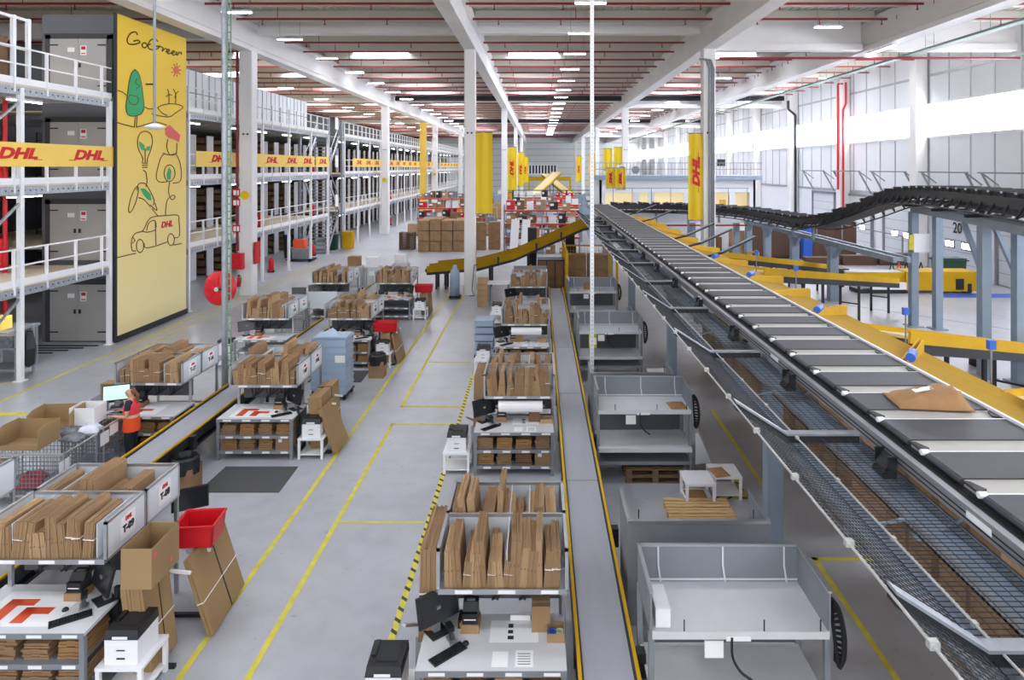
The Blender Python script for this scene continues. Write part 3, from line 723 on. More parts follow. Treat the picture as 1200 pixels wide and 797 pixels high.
def bin_rack_proto(w, label_text=None, nd=(), depth=.85):
    t = thing('bin_rack', 'x', 'rack')
    for x in (-w + .02, w - .02):
        for y in (.42, 1.72): MB().box(x - .025, y - .025, 0, x + .025, y + .025, 1.95 if y > 1 else 1.5).build('upright', M_alu, t)
    for k in (0, 1):
        y = k * .88; s = MB().box(-w, y, 1.44, w, y + .86, 1.47, 0).box(-w, y - .015, 1.43, w, y, 1.49, 0)
        for q in range(3): s.box(-w + .2 + .5 * q, y - .018, 1.44, -w + .4 + .5 * q, y - .015, 1.48, 1)
        s.build('bin_shelf', [M_alu, M_paper], t)
        for x in (-w, w):
            p = MB().box(x - .012, y + .02, 1.47, x + .012, y + .84, 1.92, 0)
            for a in (y, y + .83): p.box(x - .02, a, 1.46, x + .02, a + .03, 1.95, 1)
            p.box(x - .02, y, 1.92, x + .02, y + .86, 1.95, 1).box(x - .02, y, 1.45, x + .02, y + .86, 1.48, 1)
            po = p.build('side_panel', [M_panel, M_alu], t)
            if x > 0 and label_text:
                MB().box(x + .013, y + .3, 1.55, x + .017, y + .62, 1.84).build('bin_label', M_paper, po)
                letter(po, 'DHL', .07, M_redt, (x + .019, y + .46, 1.79), FACE_X, .2, .004)
                letter(po, label_text[k], .125, M_inkb, (x + .019, y + .46, 1.67), FACE_X, 0, .006)
        p = MB().box(-w, y + .84, 1.47, w, y + .86, 1.9, 0).box(-w, y + .835, 1.9, w, y + .87, 1.94, 1)
        p.build('back_panel', [M_panel, M_alu], t)
        for x in (nd if k == 0 else nd[:2]):
            MB().box(x - .006, y + .06, 1.47, x + .006, y + .84, 1.9).build('divider', M_panel, t)
    MB().box(-w, .4, .45, w, .43, .5).box(-w, 1.7, .45, w, 1.74, .5).build('cross_rail', M_alu, t)
    c = MB()
    for q in range(6):
        x = -w + .2 + .17 * q; c.tube(smooth_path([(x, .58, 1.42), (x + .06, .56, 1.2), (x + .12 * (-1) ** q, .54, 1.02), (x + .15, .56, 1.2), (x + .2, .58, 1.42)], 4), .01, 5)
    c.build('cable_loop', M_black, t)
    m = MB().box(-w + .06, .6, 1.0, w - .06, .63, 1.42, 0)
    m.build('rear_screen', M_screeng, t)
    return t
# flat cartons: bundles of folded sheets standing on edge
def bundle_mesh(th, h, d, n, seed, m):
    r = random.Random(seed); mb = MB(); t = th / n
    for i in range(n):
        x = -th / 2 + i * t; hh = h * (1 - .035 * r.random()); d0 = .015 * r.random()
        lean = .004 * (r.random() - .5)
        mb.hexa([(x, d0, 0), (x + t * .92, d0, 0), (x + t * .92, d - d0, 0), (x, d - d0, 0), (x + lean, d0, hh), (x + lean + t * .92, d0, hh), (x + lean + t * .92, d - d0, hh - .02 * r.random()), (x + lean, d - d0, hh)], 0)
        if i % 3 == 0: mb.box(x, d0 - .003, hh * .45, x + t * .92, d0, hh * .5, 1)
    if seed % 3 == 0: mb.box(-th / 2 - .004, -.004, h * .5, th / 2 + .004, d + .004, h * .515, 2)
    return mb.mesh('flat_carton', [m, M_cardd, M_paper])
BUN = [bundle_mesh(th, h, .72, n, s, m) for s, (th, h, n, m) in enumerate(((.1, .42, 8, M_card), (.12, .34, 9, M_cardl), (.085, .5, 7, M_cardl), (.09, .3, 7, M_card), (.13, .45, 9, M_card), (.07, .55, 6, M_cardl)))]
NCARD = [0]
def fill_bin(xc, w, y, n, where, gap=(), hs=1.0, seed=0):
    r = random.Random(seed); xs = -w + .08; k = 0; step = (2 * w - .16) / n
    for i in range(n):
        x = -w + .08 + step * (i + .5)
        if any(abs(x - g) < step * .5 for g in gap): continue
        o = obj('flat_carton', r.choice(BUN), None, (xc + x, y + .03, 1.472))
        sc = step / .1 * r.uniform(.85, 1.15); o.scale = (min(1.5, sc), r.uniform(.86, 1.08), hs * r.uniform(.9, 1.3)); o.rotation_euler = (0, r.uniform(-.14, .14), r.uniform(-.03, .03))
        nm = ORD[k] if k < 20 else 'last'
        tag(o, '%s flat carton bundle from the left, %s' % (nm, where), 'cardboard', 'flat carton bundles, ' + where); k += 1; NCARD[0] += 1
STK = [0]
def carton_pile_mesh(seed, w=.34, h=.2, m=M_kraft):
    r = random.Random(seed); mb = MB(); z = 0; n = 6
    for i in range(n):
        dz = h / n; a = w / 2 * r.uniform(.88, 1); dx = .02 * (r.random() - .5); dy = .03 * r.random(); bow = .012 * r.random()
        for q in range(3):
            xa = -a + dx + q * 2 * a / 3; xb = xa + 2 * a / 3; za = z + (0 if q != 1 else bow)
            mb.box(xa, dy, za, xb, .5 + dy, za + dz * .85)
        z += dz
    return mb.mesh('carton_pile', m)
PILE = [carton_pile_mesh(s, .34, .2 + .02 * (s % 3), (M_kraft, M_card, M_cardd)[s % 3]) for s in range(5)]
def piles(xc, Y, where, seed, n=4, levels=(0, 1)):
    r = random.Random(seed)
    for lv in levels:
        for k in range(n):
            z = (.532, .202)[lv]; x = xc - .6 + .4 * k
            if lv == 1 and (seed + k) % 4 == 3:
                o = MB().box(-.16, 0, 0, .16, .45, .29).box(-.1, -.002, .17, -.02, 0, .24, 1).build('small_carton', [M_card, M_paper], None, (x, Y + .06, z))
                tag(o, 'closed brown carton on the lower bench shelf, %s' % where, 'carton'); continue
            o = obj('carton_pile', r.choice(PILE), None, (x, Y + .06 + .03 * r.random(), z)); o.scale = (r.uniform(.9, 1.08), 1, r.uniform(.85, 1.15))
            tag(o, '%s kraft carton pile from the left, %s shelf, %s' % (ORD[k], ('upper', 'lower')[lv], where), 'carton pile', 'carton piles, ' + where)
def monitor(x, y, z, rz, label, tilt=.25, arm=True):
    t = thing('monitor', label, 'monitor', (x, y, z), rz)
    p = MB().box(-.27, -.02, .16, .27, .015, .5, 0).box(-.1, .015, .22, .1, .05, .42, 0)
    o = p.build('screen_housing', M_black, t); o.rotation_euler = (-tilt, 0, 0)
    s = MB().box(-.25, -.023, .18, .25, -.02, .48).build('screen', mat_dark_screen, t); s.rotation_euler = (-tilt, 0, 0)
    MB().bar((0, .06, .33), (0, .12, .1), .05, .04).box(-.04, .08, 0, .04, .16, .12).build('stand', M_alu, t)
    MB().box(-.12, -.02, 0, .12, .2, .015).build('foot', M_dark, t)
    return t
mat_dark_screen = mat('dark_screen', '26282C', .2)
def keyboard(x, y, z, rz, label):
    mb = MB().box(-.22, -.07, 0, .22, .07, .015, 0)
    for i in range(14):
        for j in range(4): mb.box(-.21 + .03 * i, -.06 + .03 * j, .015, -.186 + .03 * i, -.036 + .03 * j, .02, 1)
    tag(mb.build('keyboard', [M_black, mat_dark_screen], None, (x, y, z), rz=rz), label, 'keyboard')
def mouse(x, y, z, label):
    tag(MB().lathe([(.001, .035), (.02, .033), (.035, .02), (.04, 0)], 12).build('computer_mouse', M_black, None, (x, y, z), smooth=True), label, 'mouse')
def scanner(x, y, z, rz, label):
    t = thing('hand_scanner', label, 'scanner', (x, y, z), rz)
    MB().box(-.035, -.03, .1, .035, .1, .15).build('scan_head', M_black, t); MB().bar((0, 0, .11), (0, -.05, 0.02), .04, .045).build('grip', M_black, t); MB().box(-.05, -.1, 0, .05, .04, .025).build('cradle', M_alu, t)
def label_printer(x, y, z, rz, label):
    t = thing('label_printer', label, 'label printer', (x, y, z), rz)
    MB().box(-.09, -.11, 0, .09, .11, .12).prism([(-.09, -.06, .12), (-.09, .11, .12), (-.09, .11, .2), (-.09, 0, .2)], (.18, 0, 0)).build('printer_case', M_black, t)
    MB().box(-.07, -.115, .05, .07, -.11, .06).build('paper_slot', M_paper, t); MB().box(-.05, .02, .2, .05, .06, .205).build('lid_window', M_steel, t)
def small_box(x, y, z, s, label, m=None, rz=0, opened=False, nm='small_carton'):
    a, b, h = s; mb = MB()
    if opened:
        e = .008
        mb.box(-a / 2, -b / 2, 0, a / 2, b / 2, e).box(-a / 2, -b / 2, e, -a / 2 + e, b / 2, h).box(a / 2 - e, -b / 2, e, a / 2, b / 2, h).box(-a / 2 + e, -b / 2, e, a / 2 - e, -b / 2 + e, h).box(-a / 2 + e, b / 2 - e, e, a / 2 - e, b / 2, h)
    else:
        mb.box(-a / 2, -b / 2, 0, a / 2, b / 2, h, 0).box(-a / 2 - .001, -.02, h * .75, a / 2 + .001, .02, h + .002, 1)
    return tag(mb.build(nm, [m or M_card, M_cardl], None, (x, y, z), rz=rz), label, 'carton')
def printer_proto():
    t = thing('laser_printer', 'x', 'printer')
    b = MB().box(-.2, -.22, 0, .2, .22, .3)
    b.box(-.19, -.224, .02, .19, -.22, .13).box(-.19, -.224, .14, .19, -.22, .22); b.build('printer_body', M_white, t)
    MB().hexa([(-.205, -.23, .3), (.205, -.23, .3), (.205, .225, .3), (-.205, .225, .3), (-.19, -.2, .4), (.19, -.2, .4), (.2, .22, .41), (-.2, .22, .41)]).box(-.17, -.05, .405, -.12, .2, .43).build('printer_top', M_black, t)
    MB().box(-.11, -.12, .402, .13, .12, .412).build('output_tray', M_dark, t)
    MB().box(-.05, -.233, .07, .05, -.224, .085).box(-.05, -.233, .17, .05, -.224, .18).build('tray_handle', M_dark, t); MB().box(-.1, -.235, .31, .08, -.228, .34).build('front_flap', M_paper, t)
    return t
def stand_proto():
    t = thing('printer_stand', 'x', 'stand')
    MB().box(-.28, -.3, .41, .28, .3, .45).build('stand_top', M_white, t)
    for x in (-.25, .25):
        for y in (-.27, .27): MB().box(x - .025, y - .025, 0, x + .025, y + .025, .41).build('leg', M_white, t)
    MB().box(-.26, -.28, .08, .26, .28, .1).build('lower_shelf', M_white, t)
    return t
PP, SP = printer_proto(), stand_proto(); BR = {}
def place(proto, key, loc, label, group, rz=0):
    if key not in used:
        used.add(key); proto.location = loc; proto.rotation_euler = (0, 0, rz); proto['label'] = label; proto['group'] = group; return proto
    return dup(proto, loc, rz, label, group)
def station(row, i, xc, Y, orange, lt, nf, nr, nd, detail=2, gap=(), nps=4, side=1, seed=0, rackw=.76, rackdx=0.0):
    where = '%s %s bench' % (ORD[i], row)
    place(BP[orange], ('b', orange), (xc, Y, 0), 'packing bench with %s top, %s of the %s row from the near end' % ('orange printed' if orange else 'white', ORD[i], row), 'packing benches of the %s row' % row)
    key = (row, lt, nd)
    rk = bin_rack_proto(rackw, lt, nd)
    rk.location = (xc + rackdx, Y + .5, 0); rk['label'] = 'aluminium rack of carton bins above the %s %s bench' % (ORD[i], row); rk['group'] = 'bin racks of the %s row' % row
    fill_bin(xc + rackdx, rackw, Y + .5, nf, 'front bin of the ' + where, gap, 1, seed)
    fill_bin(xc + rackdx, rackw, Y + 1.38, nr, 'rear bin of the ' + where, gap[:1], 1.05, seed + 50)
    if detail: piles(xc, Y, where, seed, nps, (0, 1))
    sx = xc + side * 1.2
    place(SP, 's', (sx, Y + .35, 0), 'white printer stand beside the %s' % where, 'white printer stands')
    place(PP, 'p', (sx, Y + .33, .451), 'white laser printer with black top beside the %s' % where, 'laser printers')
    mx = xc + side * .62
    monitor(mx, Y + .55, .902, -side * .7, 'black monitor on the %s' % where)
    label_printer(mx - side * .33, Y + .72, 1.0 if not orange else 1.0, 0, 'small black label printer on the %s' % where)
    small_box(mx - side * .33, Y + .72, .903, (.22, .26, .095), 'flat brown box under the label printer of the %s' % where)
    if detail:
        keyboard(mx - side * .12, Y + .25, .903, side * -.75 if not orange else .6, 'black keyboard on the %s' % where)
        mouse(mx - side * .3, Y + .42, .903, 'black computer mouse on the %s' % where)
        scanner(mx - side * .12, Y + .5, .903, .5, 'black hand scanner on the %s' % where)
ROWC = [7.45, 14.15, 20.9, 27.6]; ROWR = [8.05, 14.9, 21.7, 28.5]
XC, XRW, XLW = -.53, -6.22, -8.9
station('centre', 0, XC, ROWC[0], False, None, 14, 13, (.05, .3), 2, (), 4, -1, 3, .75, .1)
station('centre', 1, XC, ROWC[1], False, None, 14, 13, (.2, .4), 2, (), 4, -1, 4, .75, .1)
station('centre', 2, XC, ROWC[2], False, None, 14, 10, (), 1, (), 4, -1, 5, .75, .1)
station('centre', 3, XC, ROWC[3], False, None, 8, 6, (), 0, (), 4, -1, 6, .75, .1)
station('aisle-side left', 0, XRW + .02, ROWR[0], True, ('T-09', 'T-08'), 12, 10, (-.45, -.2, .0, .62), 2, (.62,), 4, 1, 7)
station('aisle-side left', 1, XRW, ROWR[1], True, ('T-07', 'T-06'), 13, 11, (-.6, -.42), 2, (), 4, 1, 8)
station('aisle-side left', 2, XRW, ROWR[2], True, ('T-05', 'T-04'), 13, 9, (-.6, -.4), 1, (), 4, 1, 9)
station('aisle-side left', 3, XRW, ROWR[3], True, ('T-03', 'T-02'), 12, 8, (.6,), 0, (), 4, 1, 10)
station('mezzanine-side left', 0, XLW + .08, ROWR[0] + .2, True, None, 10, 9, (), 0, (), 4, -1, 11)
station('mezzanine-side left', 1, XLW, ROWR[1] + .15, True, ('T-17', 'T-16'), 12, 9, (.32,), 1, (.32,), 4, -1, 12)
station('mezzanine-side left', 2, XLW, ROWR[2], True, ('T-15', 'T-14'), 12, 7, (.5, .62), 0, (.62,), 4, -1, 13)
station('mezzanine-side left', 3, XLW, ROWR[3], True, ('T-13', 'T-12'), 8, 5, (.3, .5), 0, (.5,), 4, -1, 14)
# tall bundles hung on the left side of the centre racks
for i, Y in enumerate(ROWC[:2]):
    b = bundle_mesh(.2, 1.12, 1.05, 8, 9, M_card)
    o = obj('flat_carton', b, None, (XC + .1 - .9, Y + .62, .78)); o.rotation_euler = (0, .02, 0)
    tag(o, 'tall flat carton bundle standing left of the bins on the %s centre bench' % ORD[i], 'cardboard')
    t = thing('side_bracket', 'white side bracket carrying the tall bundle at the %s centre bench' % ORD[i], 'bracket', (XC - .8, Y + .62, 0))
    MB().box(-.15, .1, .73, .1, .16, .775).box(-.15, .85, .73, .1, .91, .775).box(-.15, .1, .0, -.1, .16, .73).box(-.15, .85, 0, -.1, .91, .73).build('bracket_frame', M_alu, t)
    MB().bar((-.26, -.05, 1.02), (-.1, .3, .8), .05, .03).build('monitor_arm', M_alu, t)
small_box(XC + .55, ROWC[0] + .72, .903, (.22, .2, .3), 'upright brown carton at the back of the first centre bench', M_card)
small_box(XC + .72, ROWC[0] + .55, .903, (.2, .22, .1), 'open brown box of blue and green tape on the first centre bench', M_card, 0, True)
for k, (m, lab, dx) in enumerate(((M_blue, 'blue', -.04), (mat('tape_green', 'B7C9A0', .5), 'pale green', .05))):
    tag(MB().lathe([(.03, 0), (.055, 0), (.055, .05), (.03, .05), (.03, 0)], 14).build('tape_roll', m, None, (XC + .72 + dx, ROWC[0] + .55, .915)), '%s tape roll in the open box on the first centre bench' % lab, 'tape')
tag(MB().box(-.12, -.1, 0, .12, .1, .1).box(-.1, -.102, .03, .1, -.1, .07, 1).build('tool_tray', [M_black, M_yel], None, (XC - .32, ROWC[0] + .78, .903)), 'black tool tray with yellow label beside the monitor of the first centre bench', 'tray')
tag(MB().box(-.12, -.03, 0, .12, .03, .06).build('power_strip', M_white, None, (XC + .3, ROWC[0] + .86, .903)), 'white power strip at the back of the first centre bench', 'power strip')
small_box(XC + .42, ROWC[1] + .7, .903, (.24, .22, .22), 'brown carton at the back of the second centre bench', M_cardd)
small_box(XC + .68, ROWC[1] + .6, .903, (.26, .24, .09), 'open brown tray of tape on the second centre bench', M_cardl, 0, True)
small_box(XC - .1, ROWC[2] + .7, .903, (.24, .22, .2), 'brown carton at the back of the third centre bench', M_card)
small_box(XC + .6, ROWC[2] + .65, .903, (.3, .22, .1), 'low brown tray on the right of the third centre bench', M_cardl, 0, True)
for i in (1, 2):
    t = thing('paper_roll', 'wide white paper roll slung under the bins of the %s centre bench' % ORD[i], 'paper roll', (XC + .2, ROWC[i] + .72, 1.25))
    MB().cyl((-.55, -.16, 0), (.4, -.16, 0), .12, 16).build('roll', M_paper, t); MB().cyl((-.6, -.16, 0), (.45, -.16, 0), .03, 8).build('spindle', M_steel, t)
# anti-fatigue mats
for nm, x, Y in (('first centre', XC - .1, 5.9), ('second centre', XC - .0, 12.6), ('third centre', XC, 19.5), ('second aisle-side left', -5.92, 13.42), ('third aisle-side left', -6.1, 20.3), ('second mezzanine-side left', -8.9, 13.7)):
    tag(MB().prism([(-.8, 0, 0), (.8, 0, 0), (.77, 1.15, 0), (-.77, 1.15, 0)], (0, 0, .012)).build('floor_mat', M_mat, None, (x, Y, .001)), 'dark grey rubber mat in front of the %s bench' % nm, 'mat', kind='thing')

# leaning flat cartons on the aisle side of the left block
def slab(sz, m, strap=True, n=6):
    th, d, h = sz; mb = MB(); r = random.Random(int(th * 1000 + h * 100)); t = th / n
    for i in range(n):
        x = i * t; e = .02 * r.random()
        mb.box(x, e, 0, x + t * .94, d - .02 * r.random(), h - .03 * r.random(), 0)
    if strap:
        mb.box(-.004, -.004, h * .42, th + .004, d + .004, h * .43, 1).box(-.004, d * .55, -.0, th + .004, d * .57, h + .004, 2)
    return mb.mesh('carton_bundle', [m, M_paper, M_dark])
def leaning(x, y, sz, tilt, rz, label, m=M_sheet, strap=True, n=6, z=.0):
    o = obj('carton_bundle', slab(sz, m, strap, n), None, (x, y, z)); o.rotation_euler = (0, tilt, rz); return tag(o, label, 'cardboard')
def carton_rack(Y, w):
    t = thing('carton_rail', 'light steel rail rack for flat cartons beside the %s aisle-side left bench' % w, 'rack', (-5.0, Y, 0))
    MB().box(-.42, -.05, 0, .35, .0, .05).box(-.42, .95, 0, .35, 1.0, .05).box(-.42, -.05, 0, -.37, 0, 1.05).box(-.42, .95, 0, -.37, 1.0, 1.05).box(-.42, 0, 0, -.37, .95, .05).build('rail_frame', M_dark, t)
    MB().bar((-.4, .42, 1.02), (.32, .42, .95), .03, .04).bar((-.4, .97, 1.02), (.32, .97, .95), .03, .04).build('rail_bar', M_white, t)
carton_rack(8.75, 'first'); carton_rack(15.3, 'second'); carton_rack(22.1, 'third')
leaning(-5.1, 8.5, (.28, .62, 1.14), -.12, .0, 'strapped upright bundle of flat cartons under the open carton by the first aisle-side bench', M_sheet, True, 7, .035)
leaning(-4.5, 9.25, (.09, 1.15, 1.08), -.3, .06, 'thick flat carton leaning below the red bin at the first aisle-side bench', M_sheet, True, 2, .03)
oc = small_box(-4.96, 8.72, 1.2, (.38, .64, .5), 'open brown carton standing on the strapped bundle at the first aisle-side bench', M_sheet, 0, True, 'open_carton')
MB().box(.191, -.28, .36, .193, -.2, .42).box(.191, .1, .1, .193, .15, .16).build('printed_mark', M_pink, oc)
def red_bin(x, y, z, label, s=(.52, .34, .27), rz=0.0):
    a, b, h = s; t = thing('red_tote', label, 'bin', (x, y, z), rz); e = .01
    m = MB()
    q = [(-a / 2 + .03, -b / 2 + .03), (a / 2 - .03, -b / 2 + .03), (a / 2 - .03, b / 2 - .03), (-a / 2 + .03, b / 2 - .03)]; p = [(-a / 2, -b / 2), (a / 2, -b / 2), (a / 2, b / 2), (-a / 2, b / 2)]
    for i in range(4):
        j = (i + 1) % 4; n = ((q[i][0] + q[j][0]) * .03 / a, (q[i][1] + q[j][1]) * .03 / b)
        m.prism([(*q[i], 0), (*q[j], 0), (*p[j], h), (*p[i], h)], (-n[0], -n[1], 0))
    m.prism([(*k, 0) for k in q], (0, 0, .01)); m.build('tote_shell', M_red, t)
    r = MB(); 
    for i in range(4):
        j = (i + 1) % 4; r.bar((*p[i], h), (*p[j], h), .025, .025)
    r.build('rim', M_red, t)
red_bin(-4.83, 9.72, 1.1, 'red plastic tote on the cartons beside the first aisle-side left bench', (.55, .5, .3), .1)
leaning(-5.12, 15.3, (.3, 1.35, 1.2), -.06, .0, 'upright stack of flat cartons in the rail rack of the second aisle-side bench', M_sheet, True, 7, .03)
leaning(-4.58, 15.15, (.12, .75, 1.02), -.36, -.05, 'thick flat carton leaning on the stack at the second aisle-side bench', M_sheet, False, 3, .045)
leaning(-5.05, 22.0, (.3, .9, 1.0), -.08, 0, 'upright stack of flat cartons in the rail rack of the third aisle-side bench', M_sheet, True, 7, .03)
leaning(-4.6, 22.1, (.08, 1.0, .98), -.22, 0, 'pair of flat cartons leaning on the stack at the third aisle-side bench', M_sheet, True, 2, .03)
red_bin(-5.0, 22.3, 1.06, 'red plastic tote lying on the carton stack at the third aisle-side bench', (.75, .4, .3))
leaning(-5.05, 29.2, (.35, 1.0, .95), -.08, 0, 'upright stack of flat cartons beside the fourth aisle-side bench', M_sheet, False, 6, .03)
red_bin(-5.0, 29.6, 1.0, 'red plastic tote on the carton stack at the fourth aisle-side bench', (.75, .45, .3))
red_bin(-8.9, 27.6, .92, 'red plastic tote on the fourth mezzanine-side left bench', (.5, .4, .35))
def waste_carton(x, y, label):
    t = thing('waste_carton', label, 'waste bin', (x, y, 0)); a = .22
    m = MB()
    for s in (-1, 1): m.box(s * a - .008, -a, 0, s * a + .008, a, .5); m.box(-a, s * a - .008, 0, a, s * a + .008, .5)
    m.box(-a, -a, 0, a, a, .01); m.build('carton_body', M_card, t)
    l = MB().lathe([(.27, .38), (.29, .5), (.28, .66), (.24, .7), (.2, .6), (.16, .35), (.01, .3)], 12); l.v = [(x * (1 + .08 * math.sin(7 * z + 5 * y)), y * (1 + .1 * math.sin(9 * x + 3)), z) for x, y, z in l.v]
    l.build('bin_liner', M_black, t)
waste_carton(-7.0, 13.5, 'brown carton with a black bin liner behind the first aisle-side rack')
waste_carton(-4.95, 20.9, 'brown carton with a black bin liner beside the third aisle-side bench')
monitor(-5.6, 10.95, .75, .5, 'black monitor behind the rear bin of the first aisle-side rack', .1)
t = thing('steel_trestle', 'low steel frame under the monitor behind the first aisle-side rack', 'frame', (-5.6, 10.85, 0))
MB().box(-.25, -.1, .7, .25, .5, .75).box(-.25, -.1, 0, -.2, -.05, .7).box(.2, -.1, 0, .25, -.05, .7).box(-.25, .45, 0, -.2, .5, .7).box(.2, .45, 0, .25, .5, .7).build('frame', M_alu, t)

# grey tote tower on a dolly
t = thing('dolly', 'low black dolly under the tower of grey-blue totes', 'dolly', (-5.78, 19.1, 0))
MB().box(-.5, -.42, .12, .5, .42, .16).build('dolly_deck', M_dark, t)
for a in (-.42, .42):
    for b in (-.34, .34): MB().cyl((a, b - .02, .06), (a, b + .02, .06), .058, 12).build('caster', M_black, t)
tp = thing('grey_tote', 'x', 'tote')
m = MB(); a, b, h = .46, .38, .185
for s in (-1, 1): m.box(s * a - .012, -b, 0, s * a + .012, b, h); m.box(-a, s * b - .012, 0, a, s * b + .012, h)
m.box(-a, -b, 0, a, b, .012); m.build('tote_shell', M_bluet, tp)
MB().box(-a - .03, -b - .03, h - .03, a + .03, -b - .012, h).box(-a - .03, b + .012, h - .03, a + .03, b + .03, h).box(-a - .03, -b - .012, h - .03, -a - .012, b + .012, h).box(a + .012, -b - .012, h - .03, a + .03, b + .012, h).build('rim', M_bluet, tp)
for k in range(8):
    lab = 'grey-blue stacked tote, %s from the bottom of the tower' % ORD[k]; loc = (-5.78, 19.1, .162 + .19 * k)
    if k == 0: tp.location = loc; tp['label'] = lab; tp['group'] = 'totes of the tower'
    else: dup(tp, loc, .02 * (-1) ** k, lab, 'totes of the tower')
tag(MB().prism([(-.46, -.4, 0), (.46, -.4, 0), (.46, .4, 0), (-.46, .4, 0)], (0, 0, .02)).prism([(-.46, -.4, .02), (.46, -.4, .02), (.0, .0, .22)], (0, .01, 0)).box(-.46, -.4, .02, .46, -.38, .06).build('tote_lid', M_bluet, None, (-5.78, 19.1, 1.69)), 'pale blue folded lid on top of the tote tower', 'lid')
tag(MB().box(-.14, 0, 0, .14, .004, .2).build('tower_label', M_paper, None, (-5.45, 18.66, 1.05)), 'white sheet stuck on the front of the tote tower', 'sheet')

# ================================================================ WIRE TROLLEYS, PERSON
def wire_cart(x, y, w, d, h, label, rz=0, mesh_front=True):
    t = thing('wire_trolley', label, 'trolley', (x, y, 0), rz); f = MB()
    for a in (-w / 2, w / 2):
        for b in (-d / 2, d / 2): f.cyl((a, b, .12), (a, b, h), .018, 6)
    for z in (.2, h): f.bar((-w / 2, -d / 2, z), (w / 2, -d / 2, z), .035, .035); f.bar((-w / 2, d / 2, z), (w / 2, d / 2, z), .035, .035); f.bar((-w / 2, -d / 2, z), (-w / 2, d / 2, z), .035, .035); f.bar((w / 2, -d / 2, z), (w / 2, d / 2, z), .035, .035)
    f.build('trolley_frame', M_alu, t)
    for nm, (p, q) in {'front': ((-w / 2, -d / 2), (w / 2, -d / 2)), 'side': ((w / 2, -d / 2), (w / 2, d / 2)), 'rear': ((-w / 2, d / 2), (w / 2, d / 2)), 'other': ((-w / 2, -d / 2), (-w / 2, d / 2))}.items():
        g = MB(); n = int(max(abs(q[0] - p[0]), abs(q[1] - p[1])) / .07)
        for k in range(n + 1): f_ = k / n; X = p[0] + (q[0] - p[0]) * f_; Yy = p[1] + (q[1] - p[1]) * f_; g.box(X - .004, Yy - .004, .2, X + .004, Yy + .004, h)
        for k in range(1, int((h - .2) / .08)): z = .2 + .08 * k; g.bar((*p, z), (*q, z), .008, .008)
        g.build('wire_panel', M_steel, t)
    b = MB().box(-w / 2, -d / 2, .18, w / 2, d / 2, .2); b.build('base_shelf', M_steel, t)
    for a in (-w / 2 + .08, w / 2 - .08):
        for c in (-d / 2 + .08, d / 2 - .08): MB().cyl((a - .02, c, .06), (a + .02, c, .06), .06, 10).box(a - .015, c - .02, .06, a + .015, c + .02, .18).build('caster', M_black, t)
    return t
wire_cart(-9.72, 13.35, 1.5, .95, .98, 'long wire mesh trolley topped with big open cartons beside the mezzanine-side bench')
w2 = wire_cart(-9.35, 14.38, .85, .8, 1.05, 'wire mesh trolley with white sheets carrying the white carton beside the person')
def tray_carton(x, y, z, rz, label):
    t = thing('display_carton', label, 'carton', (x, y, z), rz); e = .012; m = MB()
    m.box(-.4, -.3, 0, .4, .3, e)
    for s in (-1, 1): m.prism([(s * .4 - e / 2, -.3, e), (s * .4 - e / 2, .3, e), (s * .4 - e / 2, .3, .42), (s * .4 - e / 2, -.12, .42), (s * .4 - e / 2, -.3, .36)], (e, 0, 0))
    m.box(-.4, .29, e, .4, .3, .4); m.box(-.4, -.3, e, .4, -.288, .1); m.build('carton_shell', M_sheet, t)
tray_carton(-9.95, 13.3, 1.0, 0, 'big open-fronted brown carton on the near end of the long wire trolley')
tray_carton(-10.0, 14.15, 1.0, .1, 'second big open brown carton behind the first on the long wire trolley')
def mailer(x, y, z, s, m, label, rz=0, tilt=0, taper=0.0, pw=4):
    a, b, h = s; r = random.Random(int(abs(x * 97 + y * 31)) + 1); nx, ny = 9, 7; vs = []; fs = []
    for k in (0, 1):
        for j in range(ny + 1):
            for i in range(nx + 1):
                u, v = i / nx * 2 - 1, j / ny * 2 - 1
                vs.append((u * a / 2, v * b / 2, (h * (1 - u ** pw) * (1 - v ** pw) * (1 - taper * (1 - (u + 1) / 2)) * (.6 + .4 * r.random()) + .012) if k else 0.0))
    N = (nx + 1) * (ny + 1); ix = lambda i, j, k: k * N + j * (nx + 1) + i
    for j in range(ny):
        for i in range(nx): fs += [(ix(i, j, 1), ix(i + 1, j, 1), ix(i + 1, j + 1, 1), ix(i, j + 1, 1)), (ix(i, j, 0), ix(i, j + 1, 0), ix(i + 1, j + 1, 0), ix(i + 1, j, 0))]
    for i in range(nx): fs += [(ix(i, 0, 0), ix(i + 1, 0, 0), ix(i + 1, 0, 1), ix(i, 0, 1)), (ix(i + 1, ny, 0), ix(i, ny, 0), ix(i, ny, 1), ix(i + 1, ny, 1))]
    for j in range(ny): fs += [(ix(0, j + 1, 0), ix(0, j, 0), ix(0, j, 1), ix(0, j + 1, 1)), (ix(nx, j, 0), ix(nx, j + 1, 0), ix(nx, j + 1, 1), ix(nx, j, 1))]
    mb = MB(); mb._add(vs, fs); o = mb.build('parcel_bag', m, None, (x, y, z), smooth=True, rz=rz); o.rotation_euler = (tilt, 0, rz)
    return tag(o, label, 'parcel')
mailer(-9.62, 13.95, .99, (.45, .4, .12), M_poly, 'dark grey plastic parcel bag on the far part of the long trolley', .3)
mailer(-9.28, 13.62, .99, (.42, .34, .1), M_poly, 'dark grey plastic parcel bag beside the first big open carton', -.2)
mailer(-9.2, 13.98, 1.0, (.4, .34, .16), M_polyw, 'plump white plastic parcel bag on the trolley', .2)
mailer(-9.3, 13.3, .21, (.6, .5, .3), M_poly, 'grey plastic parcel bag inside the long wire trolley')
mailer(-9.9, 13.35, .21, (.5, .45, .25), mat('red_mailer', 'A33A44', .5), 'dark red parcel bag inside the long wire trolley', .2)
mailer(-8.98, 12.8, .45, (.35, .25, .18), M_purple, 'violet rolled parcel bag at the corner of the long trolley', .4)
